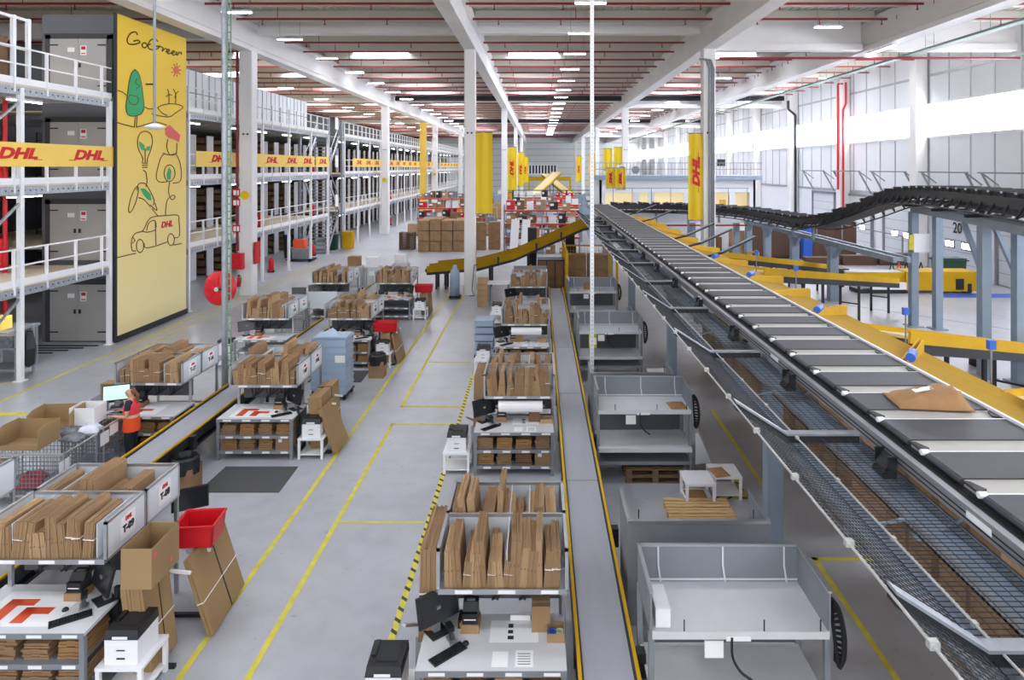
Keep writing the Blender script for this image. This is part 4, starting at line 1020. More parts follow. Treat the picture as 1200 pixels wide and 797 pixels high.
tag(MB().cyl((-.2, 0, 0), (.2, 0, 0), .08, 12).build('cloth_roll', M_bluegrey, None, (-10.2, 13.2, .285)), 'blue-grey roll inside the long wire trolley', 'roll')
wb = small_box(-9.45, 14.3, 1.07, (.5, .45, .36), 'white open carton on the trolley in front of the person', M_white, .05, True, 'white_carton')
mon = monitor(-9.28, 14.98, 1.12, .4, 'lit monitor facing the person above the wire trolley', .1)
for c in mon.children:
    if c.name.startswith('screen') and 'housing' not in c.name: c.data = c.data.copy(); c.data.materials.clear(); c.data.materials.append(M_screen)
t = thing('monitor_stand', 'thin grey stand carrying the lit monitor', 'stand', (-9.28, 15.0, 0)); MB().box(-.03, -.03, 0, .03, .03, 1.09).box(-.25, -.2, 0, .25, .2, .03).box(-.15, -.1, 1.09, .15, .2, 1.117).build('stand_post', M_steel, t)
for k, (x, y, z) in enumerate(((-8.965, 12.88, .62), (-8.915, 14.0, .72), (-8.915, 14.3, .82))):
    o = MB().box(0, -.14, 0, .006, .14, .26).build('trolley_sheet', M_paper, None, (x, y, z)); tag(o, 'white sheet hung on the wire trolleys, %s from the near end' % ORD[k], 'sheet')
small_box(-9.1, 15.95, 0, (.35, .3, .3), 'brown carton standing behind the bins beside the mezzanine-side bench', M_card).location = (-10.15, 16.2, 1.0)
t = thing('side_table', 'small grey table carrying the brown carton left of the mezzanine-side bins', 'table', (-10.15, 16.2, 0)); MB().box(-.3, -.3, .96, .3, .3, 1.0).build('table_top', M_steel, t)
for a in (-.26, .26):
    for b in (-.26, .26): MB().box(a - .02, b - .02, 0, a + .02, b + .02, .96).build('leg', M_steel, t)
# ================================================================ PERSON
def skin_mesh(name, verts, edges, sub=2):
    me = bpy.data.meshes.new(name); me.from_pydata([v[:3] for v in verts], edges, [])
    o = bpy.data.objects.new(name, me); COL.objects.link(o)
    md = o.modifiers.new('skin', 'SKIN'); md.use_smooth_shade = True
    sl = me.skin_vertices[0].data
    for i, v in enumerate(verts): sl[i].radius = (v[3], v[4] if len(v) > 4 else v[3])
    sl[0].use_root = True
    s = o.modifiers.new('sub', 'SUBSURF'); s.levels = sub; s.render_levels = sub
    dg = bpy.context.evaluated_depsgraph_get(); dg.update()
    r = bpy.data.meshes.new_from_object(o.evaluated_get(dg)); bpy.data.objects.remove(o); bpy.data.meshes.remove(me)
    r.name = name; return r
def person(x, y, rz, label):
    t = thing('person', label, 'person', (x, y, 0), rz)
    V = [(0, 0, .94, .12), (0, 0, 1.1, .11), (0, 0, 1.29, .12), (0, 0, 1.42, .075), (-.01, 0, 1.48, .052), (-.035, 0, 1.575, .082), (-.03, 0, 1.655, .07)]
    E = [(i, i + 1) for i in range(6)]
    def add(p, par): V.append(p); E.append((par, len(V) - 1)); return len(V) - 1
    add((-.128, 0, 1.57, .012), 5)
    for s in (-1, 1):
        add((-.02, s * .085, 1.575, .016), 5)
        sh = add((0, s * .165, 1.385, .055), 3); el = add((.0, s * .235, 1.13, .042), sh); wr = add((-.23, s * .19, 1.14, .029), el)
        pa = add((-.31, s * .175, 1.15, .034, .018), wr)
        for k, dy in enumerate((-.03, -.01, .012, .032)):
            L = (.06, .075, .08, .065)[k]; a = add((-.335, s * .175 + dy, 1.15, .0095), pa); b = add((-.335 - L * .6, s * .175 + dy * 1.15, 1.14, .0088), a); add((-.335 - L * .95, s * .175 + dy * 1.1, 1.115, .008), b)
        th = add((-.275, s * .175 - s * .04, 1.16, .0105), wr); add((-.315, s * .175 - s * .055, 1.165, .009), th)
        hp = add((0, s * .09, .88, .1), 0); kn = add((-.015, s * .1, .48, .062), hp); an = add((.02, s * .105, .1, .042), kn); add((-.15, s * .115, .038, .036), an)
    me = skin_mesh('body', V, E); me.materials.append(M_skin); obj('body', me, t)
    T = [(0, 0, .95, .15), (0, 0, 1.02, .135)]; TE = [(0, 1)]
    for s in (-1, 1):
        n = len(T); T += [(0, s * .09, .87, .115), (-.015, s * .1, .48, .08), (.015, s * .105, .13, .065)]; TE += [(0, n), (n, n + 1), (n + 1, n + 2)]
    me = skin_mesh('trousers', T, TE); me.materials.append(M_navy); obj('trousers', me, t)
    for s in (-1, 1):
        b = MB().prism([(.09, s * .11 - .05, 0), (-.17, s * .11 - .055, 0), (-.21, s * .11, 0), (-.17, s * .11 + .05, 0), (.09, s * .11 + .045, 0)], (0, 0, .09)); b.build('shoe', M_black, t)
    S = [(0, 0, 1.2, .128), (0, 0, 1.4, .09)]; SE = [(0, 1)]
    for s in (-1, 1): n = len(S); S += [(0, s * .165, 1.385, .068), (0, s * .215, 1.24, .06)]; SE += [(1, n), (n, n + 1)]
    me = skin_mesh('shirt', S, SE); me.materials.append(M_navy); obj('shirt', me, t)
    vm = MB(); rings = [(.79, .172, .192), (.87, .168, .188), (.97, .16, .184), (1.08, .155, .18), (1.14, .155, .182), (1.26, .155, .19), (1.36, .125, .175), (1.42, .09, .12), (1.46, .068, .075)]
    vs = [(rx * math.cos(2 * PI * i / 28), ry * math.sin(2 * PI * i / 28), z) for z, rx, ry in rings for i in range(28)]
    vm._add(vs, [(k * 28 + i, k * 28 + (i + 1) % 28, (k + 1) * 28 + (i + 1) % 28, (k + 1) * 28 + i) for k in range(8) for i in range(28)])
    me = vm.mesh('vest', []); me.polygons.foreach_set('use_smooth', [True] * len(me.polygons))
    for m in (M_vest, M_vestp, M_refl): me.materials.append(m)
    for p in me.polygons:
        z = p.center.z; p.material_index = 1 if z > 1.14 else 2 if z > 1.08 else 0
    obj('safety_vest', me, t)
    Hh = [(.005, 0, 1.662, .078), (.03, 0, 1.59, .082), (.075, 0, 1.6, .03), (.12, 0, 1.52, .04), (.13, 0, 1.4, .028), (.12, 0, 1.33, .012)]
    me = skin_mesh('hair', Hh, [(i, i + 1) for i in range(5)]); me.materials.append(M_hair); obj('hair', me, t)
    for s in (-1, 1): MB().lathe([(.001, .009), (.007, .006), (.009, 0), (.007, -.006), (.001, -.009)], 10).build('eye', M_dark, t, (-.108, s * .032, 1.592), True)
    MB().box(-.113, -.024, 1.528, -.1, .024, 1.536).build('mouth', M_pink, t)
person(-8.72, 14.6, .12, 'person with a ponytail in an orange safety vest working at the trolley')

# ================================================================ DISCHARGE TRAYS
def discharge(i, Y):
    t = thing('discharge_tray', 'two-tier grey discharge tray beside the belt conveyor, %s from the near end' % ORD[i], 'tray', (2.14, Y, 0), group='discharge trays'); w = .94; z = 1.45; dp = .9
    tr = MB().box(-w, 0, z - .03, w, dp, z).box(-w, -.02, z - .06, w, 0, z + .02)
    tray = tr.build('tray_floor', M_table, t)
    for nm, p in (('back_wall', (-w, dp, w, dp + .02)), ('side_wall', (-w - .02, .0, -w, dp + .02)), ('side_wall', (w, .0, w + .02, dp + .02))):
        wl = MB().box(p[0], p[1], z - .03, p[2], p[3], z + .42, 0).box(p[0] - .01, p[1] - .01, z + .42, p[2] + .01, p[3] + .01, z + .445, 1)
        if nm == 'back_wall':
            for x in (-.72, .05, .78): wl.bar((x, dp - .01, z + .42), (x, dp - .012, z + .2), .02, .01, 2); wl.bar((x, dp - .012, z + .2), (x + .03, dp - .012, z), .02, .01, 2)
            wl.box(p[0], dp - .012, z + .02, p[2], dp, z + .04, 2)
        wl.build(nm, [M_steel, M_alu, M_panel], t)
    q = MB()
    for x in (-.6, .25, .85): q.box(x - .006, -.012, z + .02, x + .006, 0, z + .14)
    q.build('lip_pin', M_dark, t)
    for x in (-w, w):
        for y in (.06, dp): MB().box(x - .03, y - .03, 0, x + .03, y + .03, z - .03).build('leg', M_steel, t)
    MB().box(-w, -.12, .68, w, dp, .72).box(-w, -.13, .66, w, -.11, .74).build('lower_tray', M_table, t)
    MB().box(-w + .02, -.05, .4, w - .02, dp, .43).box(-w + .02, -.06, .38, w - .02, -.04, .45).build('bottom_shelf', M_steel, t)
    MB().box(-w + .05, dp - .04, .75, w - .05, dp - .02, z - .05).build('rear_screen', M_screeng, t)
    c = MB().tube(smooth_path([(-.1, -.03, z - .03), (-.1, -.06, z - .22), (-.02, -.08, z - .36), (.1, -.08, z - .45)], 4), .014, 6); c.build('hanging_cable', M_black, t)
    MB().box(-.16, -.035, z - .07, .1, -.02, z - .03).box(-.38, .0, 1.18, -.18, .02, 1.36).build('control_box', M_paper, t)
    k = MB(); pts = smooth_path([(w + .06, .1, z + .3), (w + .13, .06, z + .2), (w + .16, .0, z - .02), (w + .13, -.06, z - .22), (w + .07, -.08, z - .32)], 4)
    k.tube(pts, .028, 6); k.tube(smooth_path([(w + .06, .1, z + .3), (w + .06, .02, z), (w + .07, -.08, z - .3)], 3), .02, 6)
    for q in range(1, len(pts) - 1): k.bar(pts[q], (w + .065, .03, pts[q].z), .012, .03); k.build('cable_chain', M_rubber, t)
    u = thing('return_screen', 'U-shaped grey screen standing behind the discharge tray, %s from the near end' % ORD[i], 'screen', (2.14, Y + 1.9, 0), group='return screens')
    h = 1.66; MB().box(-w, 0, .25, w, .02, h - .04, 0).box(-w - .02, -.015, h - .04, w + .02, .05, h, 1).build('front_panel', [M_steel, M_alu], u)
    for s in (-1, 1): MB().box(s * w - .012, .02, .3, s * w + .012, .85, h - .02, 0).box(s * w - .02, .02, h - .02, s * w + .02, .87, h + .01, 1).build('wing', [M_steel, M_alu], u)
    for s in (-1, 1):
        for y in (.03, .8): MB().box(s * w - .03, y - .03, 0, s * w + .03, y + .03, .3).build('leg', M_steel, u)
    p2 = MB()
    for x in (-.8, .75): p2.box(x - .006, .05, h, x + .006, .06, h + .12)
    p2.build('lip_pin', M_dark, u)
for i, Y in enumerate((7.26, 13.86, 20.5, 27.1)): discharge(i, Y)
tag(MB().box(-.08, -.22, 0, .08, .22, .2).build('white_carton', M_white, None, (1.33, 7.55, 1.455)), 'white box in the left corner of the nearest discharge tray', 'carton')
small_box(1.95, 27.7, 1.455, (.3, .25, .25), 'small brown carton lying in the fourth discharge tray', M_card)
mailer(2.85, 14.15, 1.456, (.34, .4, .05), M_kraft, 'brown paper envelope in the corner of the second discharge tray', .1)
tag(MB().box(-.12, -.01, 0, .12, 0, .4).box(-.1, -.012, .1, .1, -.01, .3, 1).build('yellow_notice', [M_yelline, M_paper], None, (1.6, 20.42, 1.0)), 'pale yellow notice hanging on the third discharge tray', 'notice')
t = thing('slanted_board', 'white sloping board on the right of the second discharge tray', 'board', (3.2, 14.0, 0)); MB().hexa([(.0, 0, .3), (.35, .1, .3), (.3, .9, .3), (.0, .9, .3), (0, 0, .95), (.06, .0, .95), (.06, .9, 1.3), (0, .9, 1.3)]).build('board_sheet', M_panel, t); MB().box(.02, .1, 0, .06, .14, .3).box(.02, .8, 0, .06, .84, .3).build('leg', M_steel, t)
place(SP, 's', (3.03, 13.1, 0), 'low white stand on the floor in front of the second discharge tray', 'white stands by the discharge trays')
place(SP, 's', (3.62, 13.4, 0), 'low white stand with kraft paper right of the second discharge tray', 'white stands by the discharge trays')
place(SP, 's', (3.45, 19.9, 0), 'low white stand right of the third discharge tray', 'white stands by the discharge trays')
mailer(3.5, 13.3, .452, (.3, .4, .04), M_kraft, 'brown kraft paper on the low white stand', .2)
mailer(3.0, 13.1, .105, (.4, .4, .05), M_kraft, 'brown paper on the lower shelf of the low white stand', .0)
def pallet(x, y, z, rz, label, m=M_wood, group=None):
    t = thing('pallet', label, 'pallet', (x, y, z), rz, group)
    b = MB()
    for k in range(7): yy = -.4 + .117 * k; b.box(-.6, yy, .122, .6, yy + (.09 if k % 2 == 0 else .065), .144)
    b.build('deck_boards', m, t); s = MB()
    for xx in (-.53, 0, .53): s.box(xx - .05, -.4, .1, xx + .05, .4, .122)
    for xx in (-.53, 0, .53):
        for yy in (-.33, 0, .33): s.box(xx - .06, yy - .05, .022, xx + .06, yy + .05, .1)
    s.build('blocks', m, t); r = MB()
    for yy in (-.33, 0, .33): r.box(-.6, yy - .05, 0, .6, yy + .05, .022)
    r.build('bottom_boards', m, t); return t
pallet(2.93, 12.52, .0, 0, 'light wooden pallet lying on the floor behind the U-shaped screen')
for k in range(2): pallet(2.35, 14.2, .147 * k, 0, 'old dark wooden pallet under the second discharge tray, %s' % ('bottom' if k == 0 else 'top'), M_woodd)

# ================================================================ MAIN SORTER
st = thing('cross_belt_sorter', 'long elevated sorter of grey belt carriers running away on the right', 'sorter', (3.86, 3, 0)); SL = 42.0; zt = 4.0
MB().box(-.68, 0, zt - .2, -.6, SL, zt - .07).build('carrier_skirt', M_black, st)
a = MB().box(-.74, 0, zt - .2, -.68, SL, zt - .07)
a.box(-.745, 0, zt - .13, -.74, SL, zt - .12, 1).box(-.745, 0, zt - .17, -.74, SL, zt - .16, 1)
a.build('side_profile', [M_alu, M_dark], st)
MB().box(.6, 0, zt - .25, .63, SL, zt + .02).box(.63, 0, zt - .3, .67, SL, zt - .1).build('white_edge_profile', M_white, st)
MB().box(-.6, 0, zt - .22, .6, SL, zt - .19).build('under_cover', M_dark, st)
mb_b = MB().box(-.59, -.28, -.05, .585, .21, 0).cyl((-.59, -.28, -.03), (-.59, .21, -.03), .028, 8).mesh('belt', M_sbelt)
mc = MB().box(-.58, .21, -.07, .585, .48, -.012, 0).box(-.58, .2, -.012, .585, .215, .004, 2)
mc.prism([(-.62, .24, -.012), (-.53, .28, -.01), (-.58, .4, -.008), (-.62, .43, -.012)], (0, 0, .015), 1).prism([(.5, .27, -.01), (.58, .24, -.012), (.58, .44, -.012), (.54, .4, -.01)], (0, 0, .015), 1)
mc.cyl((-.64, .21, -.005), (-.58, .21, -.005), .026, 8, mi=2).box(-.63, -.22, -.13, -.585, .5, -.06, 1)
mc = mc.mesh('carrier', [M_scream, M_black, M_white])
for k in range(55):
    c = obj('carrier', mc, st, (0, .3 + .75 * k, zt)); obj('belt', mb_b, c)
for k in range(5):
    y = 11.4 - 8.7 + 8.7 * k - 3
    l = MB().box(-.09, y - .13, .0, .17, y + .13, zt - .7).box(-.2, y - .25, 0, .3, y + .25, .03).box(-.7, y - .1, zt - .7, .66, y + .1, zt - .5)
    l.bar((.05, y, zt - 1.3), (-.5, y, zt - .68), .1, .1)
    for s in (-.62, .58): l.box(s - .05, y - .06, zt - .5, s + .05, y + .06, zt - .3)
    l.build('leg', M_bluegrey, st)
for k in range(14):
    y = .6 + 2.35 * k; b = MB().box(-.86, y, zt - .32, -.74, y + .2, zt - .28).bar((-.76, y + .1, zt - .14), (-.86, y + .1, zt - .3), .18, .03).box(-.83, y - .02, zt - .28, -.75, y, zt - .12).box(-.83, y + .2, zt - .28, -.75, y + .22, zt - .12)
    b.build('side_bracket', M_black, st)
for k in range(5): MB().box(-.747, 1.7 + 4.2 * k, zt - .15, -.744, 1.98 + 4.2 * k, zt - .1).build('type_plate', M_paper, st)
pb = mailer(3.95, 6.95, 4.005, (.7, .46, .2), M_kraft, 'brown paper parcel bag riding on a sorter carrier', -.12, 0, .75, 8)
al = MB().box(-.09, -.05, 0, .09, .05, .004).build('address_label', M_paper, pb, (-.03, .04, .118)); al.rotation_euler = (0, -.22, 0)
# catch net hung along its left side
NX = ((1.92, 4.07), (2.42, 3.76), (3.08, 3.76))
nt_ = thing('safety_net', 'black wire catch net with bent arms hung along the sorter', 'net', (0, 2, 0)); NL = 36.0
g = MB(); y = 0.0
while y < NL:
    d = .05 if y < 8 else .08 if y < 18 else .16; r = .0022 if y < 8 else .003
    for (xa, za), (xb, zb) in zip(NX[:-1], NX[1:]): g.bar((xa, y, za), (xb, y, zb), r * 2, r * 2)
    y += d
for (xa, za), (xb, zb), n in ((NX[0], NX[1], 11), (NX[1], NX[2], 8)):
    for k in range(n + 1): f = k / n; g.bar((xa + (xb - xa) * f, 0, za + (zb - za) * f), (xa + (xb - xa) * f, NL, za + (zb - za) * f), .004, .004)
g.build('wire_net', M_mesh, nt_)
g = MB()
for x, z in ((1.91, 4.08), (2.5, 3.775)): g.cyl((x, 0, z), (x, NL, z), .009, 6)
for k in range(40):
    g.box(1.89, .4 + .9 * k, 4.06, 1.94, .44 + .9 * k, 4.1); g.box(2.485, .1 + .9 * k, 3.765, 2.515, .14 + .9 * k, 3.79)
g.build('wire_rope', M_rope, nt_)
for k in range(11):
    y = 3.72 + 2.98 * k - 2
    p = MB()
    pts = [(3.12, zt - .2), (2.42, 3.8), (1.92, 4.12)]
    for (xa, za), (xb, zb) in zip(pts[:-1], pts[1:]):
        p.hexa([(xb, y - .05, zb - .09), (xa, y - .05, za - .09), (xa, y + .05, za - .09), (xb, y + .05, zb - .09), (xb, y - .05, zb - .02), (xa, y - .05, za - .02), (xa, y + .05, za - .02), (xb, y + .05, zb - .02)], 0)
        p.hexa([(xb, y - .05, zb - .02), (xa, y - .05, za - .02), (xa, y + .05, za - .02), (xb, y + .05, zb - .02), (xb, y - .05, zb), (xa, y - .05, za), (xa, y + .05, za), (xb, y + .05, zb)], 1)
    p.build('net_arm', [M_dark, M_galv], nt_)
for xa, xb, z in ((2.38, 2.6, 3.6), (2.92, 3.26, 3.55)):
    tr = MB().box(xa, 0, z, xb, NL, z + .02, 0).box(xa, 0, z, xa + .02, NL, z + .09, 1).box(xb - .02, 0, z, xb, NL, z + .09, 1)
    yy = .3
    while yy < NL: tr.box(xa, yy, z - .05, xb, yy + .04, z); tr.bar(((xa + xb) / 2, yy, z), (2.9 if xb < 2.9 else 3.3, yy, 3.68), .02, .02); yy += 3.0
    tr.build('cable_tray', [M_bluegrey, M_galv], nt_)
# big brown cartons stored below the sorter
ci = 0
for col, y in enumerate((5.6, 7.1, 8.6, 10.1, 12.4, 13.9, 15.4, 16.9, 19.0, 20.5, 22.0)):
    for k in range(3 if col % 3 != 1 else 2):
        o = MB().box(-.44, -.62, 0, .44, .62, .78, 0).box(-.442, -.04, 0, .442, .04, .781, 1).build('big_carton', [M_card, M_cardd], None, (5.84 + .04 * (col % 2), y, .785 * k + .002))
        tag(o, 'big brown carton stored under the sorter, %s of the %s stack from the near end' % (('bottom', 'second', 'top')[k], ORD[col]), 'carton', 'cartons stored under the sorter')

# ---- yellow chutes on the right side
XO = 6.5; ZO = 3.28
edges = [3.6, 6.0, 8.57, 11.46, 13.4, 15.2, 18.3, 21.6, 25.0, 28.4, 31.8, 35.0]
for i, (ya, yb) in enumerate(zip(edges[:-1], edges[1:])):
    t = thing('discharge_chute', 'yellow sloping chute on the right side of the sorter, %s from the near end' % ORD[i], 'chute', (4.55, ya, 0), group='yellow sorter chutes')
    w = yb - ya - .12; sk = 3.1; dx = XO - 4.55; z0 = zt - .06; z1 = ZO
    MB().hexa([(0, 0, z0 - .06), (dx, sk, z1 - .06), (dx, sk + w, z1 - .06), (0, w, z0 - .06), (0, 0, z0), (dx, sk, z1), (dx, sk + w, z1), (0, w, z0)]).build('slide_plate', M_yeld, t)
    for q in (0, w):
        m = MB().hexa([(0, q - .02, z0 - .2), (dx, sk + q - .02, z1 - .15), (dx, sk + q + .02, z1 - .15), (0, q + .02, z0 - .2), (0, q - .02, z0 + .05), (dx, sk + q - .02, z1 + .2), (dx, sk + q + .02, z1 + .2), (0, q + .02, z0 + .05)])
        m.build('side_wall', M_yel, t)
    MB().box(-.05, 0, z0 - .02, .03, w, z0 + .02).build('transfer_lip', M_steel, t)
    if i in (1, 2, 3, 5, 6): MB().cyl((.12, .02, z0 + .06), (.28, .26, z0 + .06), .06, 14).build('drum_motor', M_blue, t)
    MB().box(dx - .1, sk + .1, 0, dx - .02, sk + .18, z1 - .1).box(dx - .1, sk + w - .2, 0, dx - .02, sk + w - .12, z1 - .1).build('leg', M_bluegrey, t)
for i, (x, y) in enumerate(((6.5, 9.94), (6.5, 12.26), (6.5, 17.5), (6.5, 20.7))):
    t = thing('photo_sensor', 'blue sensor on a thin grey post at the chute edge, %s from the near end' % ORD[i], 'sensor', (x + .08, y, 3.2)); MB().cyl((0, 0, 0), (0, 0, .55), .015, 6).build('post', M_steel, t); MB().box(-.05, -.04, .55, .05, .04, .68).build('sensor_head', M_blue, t)
    MB().bar((0, 0, .02), (-.1, .1, 0), .02, .02).build('clamp', M_steel, t)
for i, (x, y) in enumerate(((4.62, 23.2), (4.62, 21.0), (4.62, 18.6), (4.62, 30.5), (4.62, 35))):
    t = thing('guide_arm', 'black raised guide arm along the right edge of the sorter, %s' % ORD[i], 'arm', (x, y, 4.0)); MB().bar((0, 0, -.02), (.35, .1, .05), .1, .05).bar((.35, .1, .05), (1.5, .8, .42), .12, .05).build('arm_bar', M_dark, t); MB().bar((.35, .1, .08), (1.5, .8, .45), .08, .01).build('arm_cap', M_alu, t)
def yconv(p0, p1, label, w=.8, legs=2, belt_m=M_creamb):
    p0 = Vector(p0); p1 = Vector(p1); t = thing('incline_conveyor', label, 'conveyor', (p0.x, p0.y, 0)); o = Vector((p0.x, p0.y, 0)); a = p0 - o; b = p1 - o
    d = (b - a).normalized(); s = Vector((d.y, -d.x, 0)).normalized() * w / 2
    MB().bar(a + Vector((0, 0, .08)), b + Vector((0, 0, .08)), w - .06, .05).build('conveyor_belt', belt_m, t)
    for q in (-1, 1):
        MB().bar(a + s * q + Vector((0, 0, .08)), b + s * q + Vector((0, 0, .08)), .05, .2).build('side_guard', M_yel, t)
        MB().bar(a + s * q - Vector((0, 0, .12)), b + s * q - Vector((0, 0, .12)), .05, .2).build('side_frame', M_dark, t)
        MB().bar(a + s * q + Vector((0, 0, .19)), b + s * q + Vector((0, 0, .19)), .05, .03).build('top_rail', M_yel, t)
    MB().cyl(b - s * .95, b + s * .95, .09, 12).build('end_roller', M_steel, t)
    for k in range(legs):
        f = .35 + .55 * k / max(1, legs - 1); p = a + (b - a) * f; g = MB()
        for q in (-.9, .9): g.box(p.x + s.x * q - .04, p.y + s.y * q - .04, 0, p.x + s.x * q + .04, p.y + s.y * q + .04, p.z - .15)
        g.bar((p.x - s.x * .9, p.y - s.y * .9, p.z * .5), (p.x + s.x * .9, p.y + s.y * .9, p.z * .5), .05, .05); g.build('leg', M_dark, t)
    return t
yconv((6.6, 21.2, 3.1), (16.0, 31.2, 1.15), 'yellow conveyor running down to the telescopic loader, nearer of the two', .8, 3)
yconv((6.6, 26.2, 3.0), (15.6, 36.2, 1.0), 'yellow conveyor running down behind the first to the dock area', .8, 3)
yconv((6.6, 13.0, 3.15), (15.4, 20.2, .85), 'yellow conveyor from the middle chutes down past the grey posts', .85, 3)
yconv((6.6, 9.0, 3.15), (13.5, 15.2, 1.4), 'yellow conveyor from the near chutes at the right edge of the view', .85, 2)
tl = thing('telescopic_loader', 'big yellow telescopic loading conveyor on the dock floor', 'loader', (18.8, 35.2, 0))
MB().box(-.2, -.6, .15, 3.4, .6, 1.1).box(1.4, -.62, .1, 3.4, -.6, 1.05).build('loader_body', M_yel, tl)
MB().box(-3.4, -.45, .55, -.2, .45, 1.02).build('extended_section', M_yel, tl); MB().box(-2.0, -.64, .2, -.2, -.46, .55, 0).build('white_cover', M_white, tl); MB().box(-2.6, -.62, 0, -.2, .5, .2).build('base_skid', M_black, tl)
MB().box(-3.5, -.4, 1.02, 3.3, .4, 1.06).build('loader_belt', M_scream, tl); MB().box(-3.7, -.5, .3, -3.3, .5, 1.15).box(-3.72, -.4, 1.15, -3.0, .4, 1.22).build('loader_head', M_dark, tl); MB().box(2.3, -.65, .2, 2.7, -.62, .75).box(2.9, -.64, .05, 3.1, -.62, .5).build('service_hatch', M_dark, tl)
for x in (0, 3): MB().box(x - .15, -.5, 0, x + .15, .5, .15).build('foot', M_black, tl)
tag(MB().prism([(-.62, -.45, 0), (.62, -.45, 0), (.7, -.5, 1.15), (-.7, -.5, 1.15)], (0, .95, 0)).box(-.78, -.58, 1.15, .78, .55, 1.22).box(-.7, -.5, 1.22, .7, .45, 1.3).build('waste_container', M_greenb, None, (22.6, 37.7, .12)), 'dark green waste container in front of the numbered dock door', 'container')
r = thing('roller_track', 'red framed roller track lying on the dock floor below the yellow conveyor', 'roller track', (13.3, 22.2, 0))
f = MB()
for q in (-.45, -.15, .15, .45): f.bar((-1.2, .8 + q, .45), (.8, -.6 + q, .42), .05, .1)
f.build('track_frame', M_red, r); f = MB()
for q in range(6): f.cyl((-1.2 + .12 * q, .85 - .1 * q - .55, .52), (-1.2 + .12 * q, .85 - .1 * q + .5, .52), .05, 8)
f.build('rollers', M_dark, r); f = MB()
for x, y in ((-1.1, .75), (.7, -.5)): f.box(x - .04, y - .5, 0, x + .04, y + .5, .4)
f.build('leg', M_dark, r)
# ---- curved return line behind and above the dock
path = smooth_path([(4.3, 45.6, 3.98), (7.5, 46.2, 3.98), (10.5, 44.4, 3.98), (12.4, 40.5, 3.98), (12.9, 36, 3.98), (13.3, 32.6, 4.05), (14.1, 30.4, 4.7), (14.75, 28.4, 5.4), (14.8, 26.4, 5.6), (14.3, 23.5, 5.68), (13.6, 20.5, 5.7), (12.7, 17, 5.7), (11.8, 13.5, 5.7)], 8)
cv = thing('curved_sorter', 'black curved sorter line rising over the dock area behind the main sorter', 'sorter')
MB().sweep(path, [(-.62, -.38), (-.52, -.38), (-.52, -.1), (-.62, -.1)]).build('side_frame', M_dark, cv)
MB().sweep(path, [(.52, -.38), (.62, -.38), (.62, -.1), (.52, -.1)]).build('side_frame', M_dark, cv)
MB().sweep(path, [(-.6, -.55), (.6, -.55), (.6, -.48), (-.6, -.48)]).build('under_tray', M_dark, cv)
for q in (-.85, .85):
    g = MB(); rail = [Vector(p) + Vector((q * math.cos(0) if True else 0, 0, -.62)) for p in path]
    g.tube(rail, .03, 5)
    for k in range(0, len(path) - 1, 2): g.bar(Vector(path[k]) + Vector((q * .65, 0, -.2)), rail[k], .05, .05); g.bar(rail[k], Vector(path[k + 1]) + Vector((q * .65, 0, -.35)), .025, .025)
    g.build('net_rail', M_dark, cv)
cm = MB().box(-.55, -.23, -.1, .55, .23, .03, 0).box(-.6, -.26, -.14, .6, -.22, .06, 0).cyl((-.62, -.24, .02), (.62, -.24, .02), .06, 8, mi=0).box(-.66, -.27, 0, -.6, -.21, .06, 1).box(.6, -.27, 0, .66, -.21, .06, 1).mesh('carrier', [M_rubber, M_alu])
acc = 0.0; last = path[0]; nca = 0
for a, b in zip(path[:-1], path[1:]):
    L = (b - a).length; acc += L
    if acc > .62 and nca < 44 + 50:
        acc = 0; d = b - a; c = obj('carrier', cm, cv, b); c.rotation_euler = (math.atan2(d.z, math.hypot(d.x, d.y)), 0, math.atan2(-d.x, d.y)); nca += 1
for k in range(4, len(path), 5):
    p = path[k]
    if p.z < 4.3: MB().box(p.x - .06, p.y - .06, 2.9 if p.y < 44 else 0, p.x + .06, p.y + .06, p.z - .5).build('support_post', M_bluegrey, cv)
fr = thing('support_frame', 'blue-grey steel posts and beams carrying the raised black sorter', 'frame', (14, 24, 0))
P = [(15.07, 27.5), (15.75, 27.0), (13.55, 20.8), (14.25, 20.3)]; zb = 4.6
for x, y in P: MB().box(x - 14 - .14, y - 24 - .14, 0, x - 14 + .14, y - 24 + .14, zb).box(x - 14 - .28, y - 24 - .28, 0, x - 14 + .28, y - 24 + .28, .04).build('post', M_bluegrey, fr)
MB().bar((1.1, 3.6, zb + .13), (-.5, -3.4, zb + .13), .2, .26).bar((1.8, 3.1, zb + .13), (.2, -4.0, zb + .13), .2, .26).build('main_beam', M_bluegrey, fr)
MB().bar((-.5, -3.4, zb + .13), (-2.6, -11, zb + .13), .2, .26).bar((.2, -4, zb + .13), (-1.9, -11, zb + .13), .2, .26).build('beam_extension', M_bluegrey, fr)
g = MB().bar((-.45, -3.1, 3.2), (-.2, -1.8, zb), .14, .14).bar((.25, -3.6, 3.2), (.5, -2.2, zb), .14, .14); g.build('brace', M_bluegrey, fr)
for x, y in ((14.9, 26.9), (14.3, 24), (13.6, 21)): MB().bar((x - 14 - .5, y - 24, zb + .3), (x - 14 + .9, y - 24, zb + .3), .12, .1).box(x - 14 - .06, y - 24 - .06, zb + .3, x - 14 + .06, y - 24 + .06, 5.2).build('cross_member', M_dark, fr)
MB().tube([(1.4, 3.4, zb + .5), (-.2, -3.6, zb + .45), (-2, -10, zb + .45)], .05).build('red_pipe', M_redpaint, fr)
MB().box(.95, 3.25, 3.0, 1.6, 3.32, 3.75).build('cable_cabinet', M_white, fr)
MB().box(.75, 3.22, 3.1, .95, 3.3, 3.7).build('yellow_box', M_yelline, fr)
lf = thing('walkway_frame', 'blue-grey low beam on posts running below the curved sorter', 'frame', (14.2, 35, 0))
